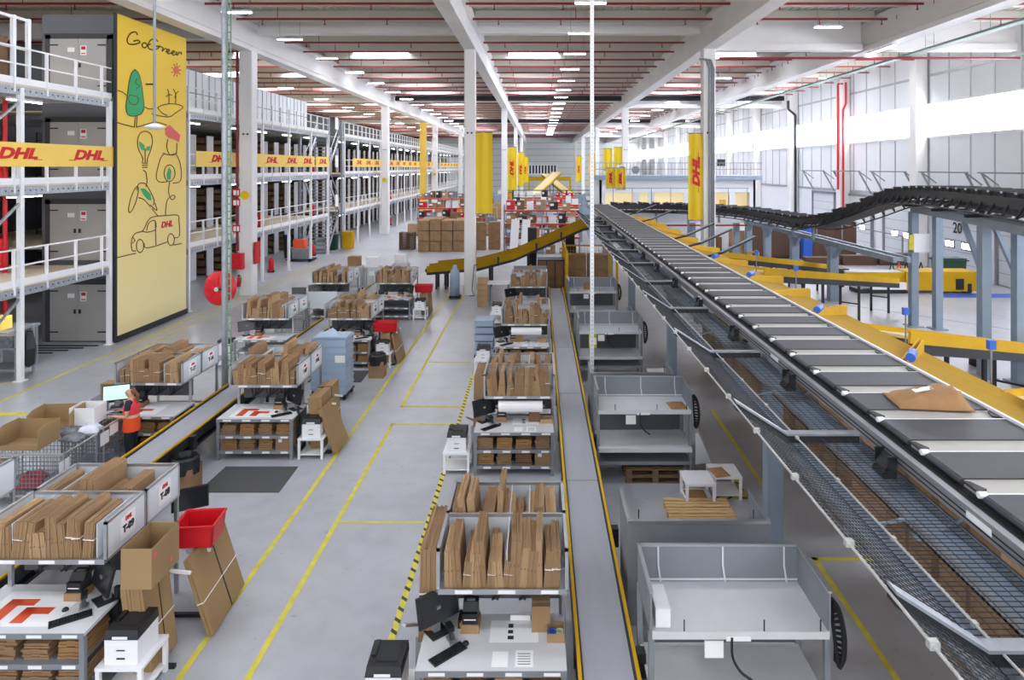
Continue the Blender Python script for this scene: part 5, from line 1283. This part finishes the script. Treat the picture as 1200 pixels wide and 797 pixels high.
for x, y in ((-.1, -2.2), (.0, 3), (.15, 8), (.2, 12)):
    MB().box(x - .2, y - .2, 0, x + .2, y + .2, 2.6).box(x - .3, y - .3, 0, x + .3, y + .3, .04).bar((x, y + .05, 2.0), (x, y + .9, 2.65), .14, .14).bar((x, y - .05, 2.0), (x, y - .9, 2.65), .14, .14).build('post', M_bluegrey, lf)
MB().box(-.2, -8, 2.62, -.05, 12.5, 2.85).box(.35, -8, 2.62, .5, 12.5, 2.85).build('beam', M_bluegrey, lf); g = MB()
for k in range(14): g.box(-.2, -7.8 + 1.5 * k, 2.66, .5, -7.7 + 1.5 * k, 2.8)
g.build('cross_bar', M_galv, lf)
g = MB()
for y in (-7.5, -5, -2, 1, 4): g.box(.42, y, 2.85, .47, y + .05, 3.6)
g.box(.42, -8, 3.6, .47, 8, 3.64); g.build('rail', M_steel, lf)
# ---- yellow conveyors coming down into the centre aisle
def down(Y, x0, label):
    t = thing('incline_conveyor', label, 'conveyor', (0, Y, 0)); pts = [(x0, 0, 1.0), (-3.2, 0, 1.22), (-1.3, 0, 1.72), (2.3, 0, 3.32), (2.75, 0, 3.42)]; h = .42
    for q in (-.42, .42):
        g = MB()
        for a, b in zip(pts[:-1], pts[1:]): g.prism([(a[0], q - .03, a[2] - .12), (b[0], q - .03, b[2] - .12), (b[0], q - .03, b[2] + .22), (a[0], q - .03, a[2] + .22)], (0, .06, 0))
        g.build('side_guard', M_yeld, t)
        f = MB()
        for a, b in zip(pts[:-1], pts[1:]): f.prism([(a[0], q - .025, a[2] - .26), (b[0], q - .025, b[2] - .26), (b[0], q - .025, b[2] - .12), (a[0], q - .025, a[2] - .12)], (0, .05, 0))
        f.build('side_frame', M_dark, t)
    g = MB()
    for a, b in zip(pts[:-1], pts[1:]): g.bar(a, b, .8, .04)
    g.build('conveyor_belt', M_rubber, t); MB().cyl((x0, -.42, .98), (x0, .42, .98), .1, 12).build('end_roller', M_dark, t)
    g = MB()
    for x, z in ((x0 + .5, .8), (x0 + 1.0, .85), (-2.6, 1.1), (-.6, 1.8)):
        for q in (-.38, .38): g.box(x - .05, q - .05, 0, x + .05, q + .05, z)
    g.build('leg', M_dark, t); s = MB()
    for x, z in ((-2.2, 1.48), (-.2, 2.2), (1.1, 2.78)): s.box(x, -.47, z - .25, x + .1, -.45, z + .22)
    s.build('joint_strap', M_dark, t)
down(36.2, -5.9, 'yellow incline conveyor coming down into the aisle, nearer of the two')
down(37.4, -5.6, 'yellow incline conveyor coming down into the aisle, behind the other')
for i, (x, y) in enumerate(((-.4, 38.5), (1.7, 37.9))):
    tag(MB().box(-.25, -.25, 0, .25, .25, 3.0).build('conveyor_post', M_dark, None, (x, y, 0)), 'dark steel post behind the yellow incline conveyors, %s' % ('by the bend' if i == 0 else 'by the top end'), 'post')
# yellow cage with stacked goods under the sorter's left side
cg = thing('safety_fence', 'yellow mesh safety fence around the goods at the end of the trays', 'fence', (1.25, 30.5, 0))
for y in (0, 2.9, 5.8): MB().box(-.05, y - .05, 0, .05, y + .05, 2.6).build('post', M_yel, cg)
g = MB()
for z in (.1, 2.5): g.box(-.03, 0, z, .03, 5.8, z + .08)
for k in range(38): g.box(-.008, .15 * k + .1, .15, .008, .15 * k + .125, 2.5)
for k in range(9): g.box(-.008, 0, .3 + .26 * k, .008, 5.8, .32 + .26 * k)
g.build('fence_panel', M_yel, cg)
g = MB().box(0, 5.75, 2.2, 2.4, 5.83, 2.28).box(2.3, 5.75, 0, 2.4, 5.85, 2.28)
for k in range(15): g.box(.15 * k + .1, 5.78, .1, .15 * k + .115, 5.8, 2.2)
for k in range(8): g.box(0, 5.78, .25 * k + .2, 2.4, 5.8, .25 * k + .215)
g.build('rear_panel', M_yel, cg)
for k in range(4): pallet(2.4, 34.6, .147 * k, 0, 'old pallet under the cartons inside the yellow fence, %s from the floor' % ORD[k], M_woodd)
for k in range(4): small_box(1.85 + .78 * (k % 2) * 1.4, 34.6, .59 + .72 * (k // 2), (1.0, .75, .7), 'brown carton on the pallets inside the yellow fence, %s %s' % (('left', 'right')[k % 2], ('lower', 'upper')[k // 2]), M_card, 0, False, 'big_carton')
for k, (x, y) in enumerate(((3.2, 31), (3.3, 29))): tag(MB().box(-.05, -.05, 0, .05, .05, 2.5).box(-.15, -.15, 0, .15, .15, .03).build('yellow_post', M_yel, None, (x, y, 0)), 'slim yellow guard post beside the goods cage, %s' % ('far one' if k == 0 else 'near one'), 'post')
bp = thing('pallet_cage', 'tall brown wrapped cage at the far end of the long belt', 'cage', (.55, 33.3, 0))
MB().box(-.6, -.5, .15, .6, .5, 1.9).build('wrapped_load', M_cardd, bp); g = MB()
for x in (-.62, -.2, .2, .62): g.box(x - .02, -.53, 0, x + .02, -.5, 1.95)
g.box(-.64, -.53, 1.9, .64, .53, 1.95); g.build('cage_bars', M_dark, bp)
# tray bench beyond the centre row
t = thing('sorting_tray', 'grey tray bench beyond the centre benches under the yellow conveyor', 'tray', (-.35, 31.2, 0))
MB().box(-.85, 0, 1.2, .7, 1.0, 1.24).box(-.85, -.1, .75, .7, 1, .79).build('tray_floor', M_table, t); MB().box(-.85, 1.0, 1.2, .7, 1.03, 1.75).build('back_wall', M_steel, t)
for x in (-.8, .65):
    for y in (.05, .95): MB().box(x - .03, y - .03, 0, x + .03, y + .03, 1.2).build('leg', M_steel, t)
MB().box(-2.0, -.4, 1.1, -1.0, .5, 1.14).build('side_shelf', M_table, t); MB().box(-1.95, -.35, 0, -1.9, -.3, 1.1).box(-1.1, -.35, 0, -1.05, -.3, 1.1).box(-1.95, .4, 0, -1.9, .45, 1.1).box(-1.1, .4, 0, -1.05, .45, 1.1).build('shelf_frame', M_steel, t)
tc = thing('tool_trolley', 'stack of grey-blue tote drawers on the aisle side of the third centre bench', 'trolley', (-1.85, 23.2, 0))
for k in range(5): MB().box(-.3, -.4, .12 + .24 * k, .3, .4, .3 + .24 * k).box(-.32, -.42, .28 + .24 * k, .32, .42, .31 + .24 * k).build('drawer', M_bluet, tc)
MB().box(-.33, -.43, .04, .33, .43, .12).build('base', M_dark, tc)
for k in range(5): small_box(-2.6, 31.5, .002 + .26 * k, (.5, .5, .25), 'light brown carton stacked beside the first centre column, %s from the floor' % ORD[k], M_cardl, .05 * (-1) ** k)
tc = thing('jack_cart', 'blue and grey wrapped bottle cart on the near side of the first centre column', 'cart', (-3.95, 33.4, 0))
MB().box(-.45, -.3, .06, .1, .3, .12).build('cart_base', M_dark, tc)
for x in (-.38, -.05):
    for y in (-.2, .2): MB().cyl((x - .02, y, .035), (x + .02, y, .035), .034, 8).build('caster', M_black, tc)
MB().lathe([(.01, .12), (.24, .14), (.25, 1.1), (.22, 1.32), (.11, 1.45), (.1, 1.6), (.01, 1.62)], 16, (-.18, 0, 0)).build('wrapped_bottles', M_bluet, tc, smooth=True)
t = thing('hand_truck', 'black wire hand hook leaning on the first centre column', 'hook', (-3.35, 33.9, 0)); MB().tube([(-.12, 0, .02), (.12, 0, .02), (0, .05, .3), (.1, .15, 1.5), (.25, .18, 1.55)], .02).build('bent_rod', M_dark, t)
# ================================================================ FAR PART OF THE HALL
def hang_banner(x, y, z0, z1, w, label, rows, face=-1, m=None, tsz=.46):
    t = thing('hanging_banner', label, 'banner', (x, y, z0))
    n = 8; p = MB()
    for k in range(n):
        xa = -w / 2 + w * k / n; xb = xa + w / n; d = .03 * math.sin(k * 1.3); d2 = .03 * math.sin((k + 1) * 1.3)
        p.hexa([(xa, d, 0), (xb, d2, 0), (xb, d2 + .015, 0), (xa, d + .015, 0), (xa, d, z1 - z0), (xb, d2, z1 - z0), (xb, d2 + .015, z1 - z0), (xa, d + .015, z1 - z0)])
    p.build('banner_cloth', m or M_banner, t)
    MB().cyl((-w / 2, .01, z1 - z0), (w / 2, .01, z1 - z0), .03, 8).cyl((-w / 2, .01, 0), (w / 2, .01, 0), .025, 8).build('banner_rod', M_steel, t)
    for zz in rows:
        o = letter(t, 'DHL', tsz, M_redt, (-.02 * w, -.05, zz), FACE_CAM, .28, .03, 1.6); o.rotation_euler = (PI / 2, -PI / 2, 0)
        MB().box(.06, -.045, zz - tsz * 2.2, .09, -.04, zz - tsz * 1.65).box(.06, -.045, zz + tsz * 1.65, .09, -.04, zz + tsz * 2.2).build('red_bar', M_redt, t)
hang_banner(7.88, 34.2, 3.75, 8.1, .84, 'tall yellow banner with red logo on the first column right of the sorter', [2.4])
hang_banner(-2.78, 34.3, 4.05, 8.15, .85, 'plain tall yellow banner on the first centre column', [])
hang_banner(-2.7, 67.8, 4.1, 8.4, .9, 'tall yellow banner with red logo on the second centre column', [2.2])
hang_banner(-2.7, 100.4, 3.6, 8.6, 1.0, 'tall yellow banner with red logo on the third centre column', [2.4])
hang_banner(-2.7, 132.9, 3.4, 8.4, 1.1, 'tall yellow banner with red logo on the fourth centre column', [2.4])
hang_banner(7.8, 67.5, 4.0, 8.4, .9, 'plain tall yellow banner on the second column right of the sorter', [])
hang_banner(7.8, 100.4, 3.8, 8.4, 1.0, 'tall yellow banner with red logo on the third column right of the sorter', [2.3])
hang_banner(7.7, 132.9, 3.6, 8.6, 1.1, 'tall yellow banner with red logo on the fourth column right of the sorter', [2.4])
hang_banner(6.2, 62, 6.1, 8.1, .8, 'short yellow banner over the end of the far platform', [])
hang_banner(4.95, 47.2, 4.95, 6.35, .7, 'yellow cloth with red logo at the far end of the sorter, left one', [.7], tsz=.22)
hang_banner(5.6, 47.0, 4.85, 6.35, .7, 'yellow cloth with red logo at the far end of the sorter, right one', [.75], tsz=.22)
t = thing('tall_yellow_banner', 'narrow orange-yellow banner reaching from the roof beam to the floor', 'banner', (-14.62, 86, .9)); MB().box(-.42, 0, 0, .42, .04, 11.2).build('banner_cloth', M_bannero, t); MB().cyl((-.45, .02, 11.2), (.45, .02, 11.2), .04, 8).build('banner_rod', M_steel, t)
# office block with railed platform
ob = thing('office_block', 'white two-level office block with lit rooms and a railed roof platform', 'building', (11.5, 60, 0))
wl = MB()
wl.box(-6.2, 0, 0, 7.5, .2, 1.2).box(-6.2, 0, 4.2, 7.5, .2, 5.3)
for x in (-6.2, -3.2, -1.9, 1.2, 2.4, 5.2, 7.0): wl.box(x, 0, 1.2, x + .5, .2, 4.2)
wl.box(-6.2, 6, 0, 7.5, 6.2, 5.3).box(-6.2, 0, 0, -6.0, 6.2, 5.3).box(7.3, 0, 0, 7.5, 6.2, 5.3)
wl.build('wall', M_office, ob)
MB().box(-6.6, -.6, 5.3, 7.9, 6.5, 5.65).build('platform_slab', M_bluegrey, ob)
MB().box(-6.0, 1.5, 1.2, 7.3, 1.6, 4.2).build('lit_room_wall', M_warm, ob)
g = MB()
for zz in (6.2, 6.75): g.box(-6.6, -.55, zz, 7.9, -.5, zz + .05)
for k in range(49): g.box(-6.6 + .3 * k, -.54, 5.65, -6.57 + .3 * k, -.52, 6.75)
g.build('guard_rail', M_steel, ob)
for k, x in enumerate((-4.2, -3.0)): 
    q = thing('air_unit', 'white air conditioning unit on the far platform, %s' % ('left' if k == 0 else 'right'), 'air conditioner', (11.5 + x, 60.2, 5.66)); MB().box(-.45, 0, .0, .45, .4, .95).build('unit_case', M_white, q); MB().cyl((0, -.02, .5), (0, 0, .5), .34, 16).build('fan_grille', M_steel, q)
for k, (x, m, a, b, lab) in enumerate(((-5.0, M_yel, .5, 1.2, 'yellow cabinet in the first lit office'), (-4.4, M_yelline, .6, .9, 'pale yellow box in the first lit office'), (-2.7, M_red, .5, 1.0, 'red board in the second lit office'), (.2, M_pink, .9, .8, 'coral board in the third lit office'), (2.0, M_redt, .4, .9, 'red board at the edge of the third office'), (3.2, M_yel, .5, 2.0, 'yellow door frame in the fourth lit office'), (4.6, M_bannero, .5, 2.2, 'ochre panel in the fourth lit office'))):
    tag(MB().box(0, 0, 0, a, .3, b).box(.05, -.02, .05, a - .05, 0, b - .05).build('office_cabinet', m, None, (11.5 + x, 60.7, 1.3)), lab, 'cabinet')
tag(MB().box(0, 0, 0, .7, .1, .6).box(.05, -.02, .05, .65, 0, .55).build('wall_screen', M_black, None, (15.6, 59.85, 6.5)), 'black screen on the railing of the far platform', 'screen')
# back line of white structure below the curved sorter
bf = thing('sorter_back_frame', 'white beams and posts under the far cross line of the sorter', 'frame', (9, 46.8, 0))
MB().box(-5, -.3, 2.6, 5, .3, 3.3).box(-5, -.5, 3.35, 4.5, -.4, 3.5).build('beam', M_office, bf)
for x in (-4.5, -1.5, 1.5, 4.5): MB().box(x - .18, -.18, 0, x + .18, .18, 2.6).build('post', M_bluegrey, bf)
MB().tube([(-5, -.42, 2.45), (6, -.42, 2.45)], .06).build('red_pipe', M_redpaint, bf)
g = MB()
for k in range(8): g.cyl((-4 + 1.3 * k, -.55, 3.4), (-4 + 1.3 * k, -.55, 5.0), .025, 6)
g.box(-4, -.57, 4.95, 5.2, -.53, 5.0); g.build('guard_rail', M_steel, bf)
for k, x in enumerate((6.2, 9.3, 12.6)):
    tag(MB().box(0, 0, 0, 2.4, .2, 2.9).box(.1, -.05, 0, 2.3, 0, 2.8).build('white_partition', M_office, None, (x, 51, 0)), 'white partition panel below the far sorter line, %s' % ('left', 'middle', 'right')[k], 'partition')
for k in range(6):
    small_box(6.6 + 1.5 * k, 49.2 - .4 * (k % 2), .002, (.9, .8, .9 + .5 * (k % 3)), 'brown carton standing below the far sorter line, %s from the left' % ORD[k], (M_card, M_cardd, M_cardl)[k % 3], 0, False, 'big_carton')
tag(MB().box(0, 0, 0, .9, .3, 1.6).box(.1, -.02, .1, .8, 0, 1.5).build('yellow_cabinet', M_yel, None, (9.8, 48.6, 0)), 'tall yellow cabinet below the far sorter line', 'cabinet')
bw = thing('brown_partition', 'long dark brown boarded wall standing on the dock floor', 'partition', (14.6, 48, 0))
for k in range(5): MB().box(1.55 * k, 0, .08, 1.55 * k + 1.5, .12, 2.55).build('board_panel', M_brown, bw)
MB().box(-.1, -.15, 0, 7.8, .25, .1).build('base_rail', M_dark, bw)
t = thing('yellow_barrier', 'low yellow tubular barriers behind the far yellow conveyor', 'barrier', (13.0, 41, 0))
for x, h in ((-.2, 1.3), (1.6, .75), (2.5, .75)): MB().tube([(x - .35, 0, 0), (x - .35, 0, h), (x + .35, 0, h), (x + .35, 0, 0)], .06).tube([(x - .35, 0, h * .5), (x + .35, 0, h * .5)], .05).build('hoop', M_yel, t)
for k in range(3):
    tag(MB().box(0, 0, 0, 2.2, .8, .5 + .12 * k).build('board_stack', M_brown, None, (17.4 + 2.4 * k, 44.5, .001)), 'flat stack of dark brown boards on the dock floor, %s from the left' % ORD[k], 'board stack')
tag(MB().box(0, 0, 0, .6, .5, 2.4).build('blue_locker', M_blue, None, (18.2, 47, 0)), 'tall blue locker near the dock wall', 'locker')
for k in range(5):
    tag(MB().bar((-.25, 0, 0.02), (0, 0, .9), .06, .04, k % 2).bar((.25, 0, .02), (0, 0, .9), .06, .04, k % 2).build('folding_stand', [M_dark, M_orange], None, (20.4 + .42 * k, 39.5, 0)), 'folding A-stand leaning in a row by the numbered dock door, %s' % ORD[k], 'stand')
# block of big cartons and pallets behind the aisle
ncol = 4
for cx in range(4):
    for rz_ in range(3):
        for kz in range(3 if rz_ else (3 if cx not in (1,) else 3)):
            if rz_ == 2 and cx == 2 and kz == 2: continue
            hh = .8 + (.12 if kz == 2 and cx == 1 else 0)
            o = MB().box(-.415, -.46, .02, .415, .46, hh - .03, 0).box(-.4, -.44, 0, .4, .44, .02, 1).box(-.416, -.03, .02, .416, .03, hh - .029, 1).build('big_carton', [M_card, M_cardd], None, (-8.75 + .89 * cx, 52 + 1.0 * rz_, .8 * kz + .001))
            tag(o, 'big brown carton of the block on the aisle floor, %s column, %s row back, %s' % (ORD[cx], ORD[rz_], ('bottom', 'middle', 'top')[kz]), 'carton', 'big cartons of the block on the aisle floor')
for s, x in enumerate((-10.4, -9.6)):
    for k in range(9):
        if s: continue
        pallet(x + .1, 53.4, .147 * k, PI / 2 * 0, 'dark wooden pallet in the stack left of the carton block, %s from the floor' % ORD[k], M_woodd, 'pallets of the stack left of the carton block')
for k in range(3):
    for q in range(2): small_box(-4.6 + 1.1 * q, 53 + .3 * q, .15 * 0 + .72 * k + .002, (.9, .8, .7), 'brown carton right of the carton block, %s stack, %s from the floor' % (ORD[q], ORD[k]), M_card, 0, False, 'big_carton')
small_box(-2.3, 56, .15, (1.1, .9, 1.9), 'tall brown wrapped pallet load behind the first centre column', M_cardd, 0, False, 'pallet_load'); pallet(-2.3, 56, 0, 0, 'pallet under the tall brown load behind the first centre column', M_wood)
# pallet racks with red beams across the centre
def red_rack(x, y, w, label, seed):
    r = random.Random(seed); t = thing('pallet_rack', label, 'rack', (x, y, 0))
    for xx in (0, w / 2, w):
        MB().box(xx - .05, 0, 0, xx + .05, .08, 3.6).box(xx - .05, 1.0, 0, xx + .05, 1.08, 3.6).build('upright', M_bluegrey, t)
    for z in (1.1, 2.1, 3.1): MB().box(0, -.02, z, w, .05, z + .12).box(0, 1.03, z, w, 1.1, z + .12).build('red_beam', M_red, t); MB().box(0, 0, z + .12, w, 1.08, z + .14).build('shelf_board', M_deck, t)
    k = 0
    for z in (0.002, 1.242, 2.242, 3.242):
        xx = .15
        while xx < w - .7:
            a = r.uniform(.4, .8); h = r.uniform(.35, .75); nm = r.choice((('white', M_white), ('brown', M_card), ('pale', M_panel), ('red', M_red), ('grey', M_poly), ('dark brown', M_cardd), ('black', M_black), ('blue-grey', M_bluegrey), ('light brown', M_cardl)))
            tag(MB().box(0, .1, 0, a, .9, h).box(.04, .085, h * .5, a * .5, .1, h * .8, 1).build('stock_box', [nm[1], M_paper], None, (x + xx, y, z)), '%s box on the %s' % (nm[0], label.split(',')[0]), 'box', 'boxes on the ' + label); xx += a + r.uniform(.05, .35); k += 1
red_rack(-2.6, 50.5, 5.6, 'red-beamed rack behind the yellow incline conveyors', 1)
red_rack(-2.4, 58, 6.0, 'red-beamed rack in the second line behind the conveyors', 2)
red_rack(-12.5, 70, 7.0, 'red-beamed rack on the far left of the aisle', 3)
red_rack(-2.2, 72, 7.0, 'red-beamed rack deep in the hall centre', 4)
for k, x in enumerate((-1.9, -1.1)):
    o = MB().box(-.3, 0, 0, .3, .03, 1.25).build('leaning_board', M_white, None, (x, 49.7, 1.0)); o.rotation_euler = (-.25, .06, 0); tag(o, 'white board leaning on the front of the red-beamed rack, %s' % ('left' if k == 0 else 'right'), 'board'); o.location.z = .02; o.scale.z = 2.1
t = thing('far_walkway', 'dark railed footbridge crossing behind the red-beamed racks', 'walkway', (-2.5, 62.5, 0))
MB().box(0, 0, 3.2, 7.4, 1.2, 3.35).build('walkway_deck', M_steel, t); MB().box(0, 0, 4.25, 7.4, .06, 4.32).box(0, 0, 3.8, 7.4, .05, 3.84).build('hand_rail', M_greenb, t)
for x in (0.1, 3, 5, 7.3): MB().box(x - .06, 0, 0, x + .06, .12, 4.3).build('post', M_dark, t)
MB().bar((6.2, -.1, 3.9), (7.2, -4.0, .3), .9, .12).build('stair_flight', M_bluegrey, t)
# loose stock further down the hall
r = random.Random(5); cols = (('brown', M_card), ('dark brown', M_cardd), ('white', M_white), ('yellow', M_yel), ('red', M_red), ('light brown', M_cardl), ('grey', M_bluegrey), ('blue', M_bluegrey))
for zi, (xa, xb, ya, yb, n) in enumerate(((-12.5, -4.5, 62, 95, 36), (-2.6, 6.5, 76, 118, 44), (-12.5, -4.5, 98, 140, 26), (9.5, 22, 66, 110, 26))):
    nx = 6; cells = [(i, j) for i in range(nx) for j in range(8)]; r.shuffle(cells)
    for k, (i, j) in enumerate(cells[:n]):
        x = xa + (xb - xa) * (i + .5) / nx; y = ya + (yb - ya) * (j + .5) / 8; nm, m = r.choice(cols); h = r.uniform(.6, 2.2)
        where = ('the far left aisle', 'the far centre', 'the farthest left aisle', 'the far dock side')[zi]
        tag(MB().box(-.45, -.45, .12, .45, .45, h, 0).box(-.5, -.5, 0, .5, .5, .12, 1).build('pallet_load', [m, M_woodd], None, (x, y, .001)), '%s wrapped pallet load standing on the floor of %s' % (nm, where), 'pallet load', '%s pallet loads on the floor of %s' % (nm, where))
t = thing('far_gantry', 'yellow gantry with a white and black board before the far end wall', 'gantry', (1.5, 150, 0)); MB().box(-4, 0, 3.4, 5.5, .3, 4.3).box(-4, 0, 0, -3.6, .3, 3.4).box(5.1, 0, 0, 5.5, .3, 3.4).build('gantry_beam', M_yel, t)
g = MB().box(-3.9, -.1, 4.8, 2.5, 0, 7.0, 0)
for k in range(9): g.box(-3.7 + .68 * k, -.12, 5.0, -3.3 + .68 * k, -.1, 6.8, 1)
g.build('board', [M_paper, M_inkb], t)
yconv((2.6, 100, 5.6), (-.8, 92, 2.6), 'distant yellow incline conveyor in the hall centre', 1.4, 2)
yconv((1.0, 108, 5.2), (4.5, 96, 2.4), 'second distant yellow incline conveyor in the hall centre', 1.4, 2)
# mesh cage trolleys with parcels between the far benches
k = 0
for x, y, m, lab in ((-9.6, 35.5, M_card, 'brown cartons'), (-8.6, 35.3, M_white, 'a white carton'), (-7.4, 36.5, M_white, 'a white box')):
    wire_cart(x, y, .8, .7, 1.25, 'tall wire cage trolley loaded with %s beyond the left benches' % lab)
    small_box(x, y, 1.27, (.6, .5, .5), '%s carton on top of the tall wire cage trolley' % ('brown' if m is M_card else 'white with black mark' if x < -8 else 'white'), m)
    tag(MB().box(-.14, 0, 0, .14, .004, .25).build('trolley_sheet', M_paper, None, (x, y - .36, .85)), 'white sheet on the front of the cage trolley with %s' % lab, 'sheet')
wire_cart(-8.9, 24.6, 1.0, .7, 1.5, 'tall wire cage trolley between the third and fourth left benches')
monitor(-9.2, 26.1, 1.3, 0, 'small monitor on the grey screen by the fourth mezzanine-side bench', .1)
t = thing('grey_screen', 'pale grey partition screen by the fourth mezzanine-side bench', 'screen', (-8.9, 26.6, 0)); MB().box(-1.0, 0, .9, 1.0, .03, 1.55).build('screen_panel', M_panel, t); MB().box(-1.0, 0, 0, -.95, .03, .9).box(.95, 0, 0, 1.0, .03, .9).box(-.5, -.6, 1.25, -.2, 0, 1.29).build('screen_post', M_alu, t)
# mezzanine ground floor odds and ends
oc = thing('order_cart', 'order picking cart with orange and grey goods on the mezzanine floor', 'cart', (-16.2, 46.5, 0))
MB().box(-.9, -.5, .12, .9, .5, .2).build('cart_deck', M_dark, oc); MB().box(-.5, -.4, .2, .5, .4, .9).build('cart_box', M_steel, oc); MB().box(-.45, -.35, .9, .3, .35, 1.5).build('orange_load', M_orange, oc); MB().bar((-.9, 0, .2), (-1.0, 0, 1.8), .5, .1).build('mast', M_black, oc)
for x in (-.7, .7): MB().cyl((x, -.5, .09), (x, .5, .09), .09, 10).build('wheel', M_black, oc)
tag(MB().prism([(-.35, -.35, 0), (.35, -.35, 0), (.42, -.4, 1.1), (-.42, -.4, 1.1)], (0, .75, 0)).box(-.45, -.45, 1.1, .45, .4, 1.18).build('waste_container', M_greenb, None, (-16.1, 53.0, 0)), 'green waste container at the foot of the stair tower', 'container')
tag(MB().prism([(-.35, -.35, 0), (.35, -.35, 0), (.4, -.4, 1.3), (-.4, -.4, 1.3)], (0, .75, 0)).box(-.42, -.42, 1.3, .42, .4, 1.36).build('waste_container', M_yel, None, (-15.0, 53.6, 0)), 'yellow waste container at the foot of the stair tower', 'container')
for k, (x, y, z, lab) in enumerate(((-16.3, 41.5, 0, 'ground floor before the cart'), (-16.3, 49.2, .6, 'ground floor beside the stair tower'), (-16.4, 40.2, 2.86, 'first level near the rail'), (-16.4, 49.3, 2.86, 'first level by the stair tower'), (-16.4, 49.3, 5.9, 'second level by the stair tower'), (-16.4, 75, 2.86, 'first level far along'), (-16.4, 75, .0, 'ground floor far along'))):
    t = thing('extinguisher_cart', 'red wheeled fire extinguisher on the mezzanine %s' % lab, 'fire extinguisher', (x, y, z)); MB().lathe([(.01, .1), (.22, .12), (.22, .95), (.12, 1.1), (.05, 1.2)], 14).build('cylinder', M_red, t, smooth=True); MB().cyl((-.25, 0, .12), (.25, 0, .12), .11, 10).build('wheel', M_black, t)
    t.scale = (.75, .75, .75)
    if z == .6: t.location.z = .0
cc = thing('tool_cart', 'grey cart with hanging bags beside the near mezzanine post', 'cart', (-16.1, 20.9, 0)); MB().box(-.7, -.4, .25, .4, .4, .32).box(-.7, -.4, .9, .4, .4, .96).build('cart_shelf', M_steel, cc)
for x in (-.65, .35):
    for y in (-.35, .35): MB().box(x - .03, y - .03, .1, x + .03, y + .03, 1.5).cyl((x - .02, y, .06), (x + .02, y, .06), .06, 10).build('upright', M_galv, cc)
MB().box(-.5, -.3, .96, .2, .3, 1.3).build('grey_load', M_poly, cc); MB().lathe([(.01, .3), (.16, .4), (.2, .9), (.1, 1.4)], 10, (.55, -.1, 0)).build('hanging_bag', M_black, cc); 
small_box(-17.1, 21.2, 1.35, (1.0, .6, .4), 'brown carton on the steel counter inside the near mezzanine bay', M_bannero); t = thing('steel_counter', 'grey steel counter inside the near mezzanine bay', 'counter', (-17.3, 21.4, 0)); MB().box(-1.2, -.5, 1.25, 1.0, .9, 1.33).build('counter_top', M_galv, t); MB().box(-1.1, .7, 0, 1.0, .8, 1.25).box(-1.15, -.4, 0, -1.1, .8, 1.25).build('counter_body', M_steel, t)
# ================================================================ LIGHT
def area(name, loc, sx, sy, p, col=(1, .98, .96), rot=(0, 0, 0)):
    l = bpy.data.lights.new(name, 'AREA'); l.shape = 'RECTANGLE'; l.size = sx; l.size_y = sy; l.energy = p; l.color = col
    o = bpy.data.objects.new(name, l); COL.objects.link(o); o.location = loc; o.rotation_euler = rot; return o
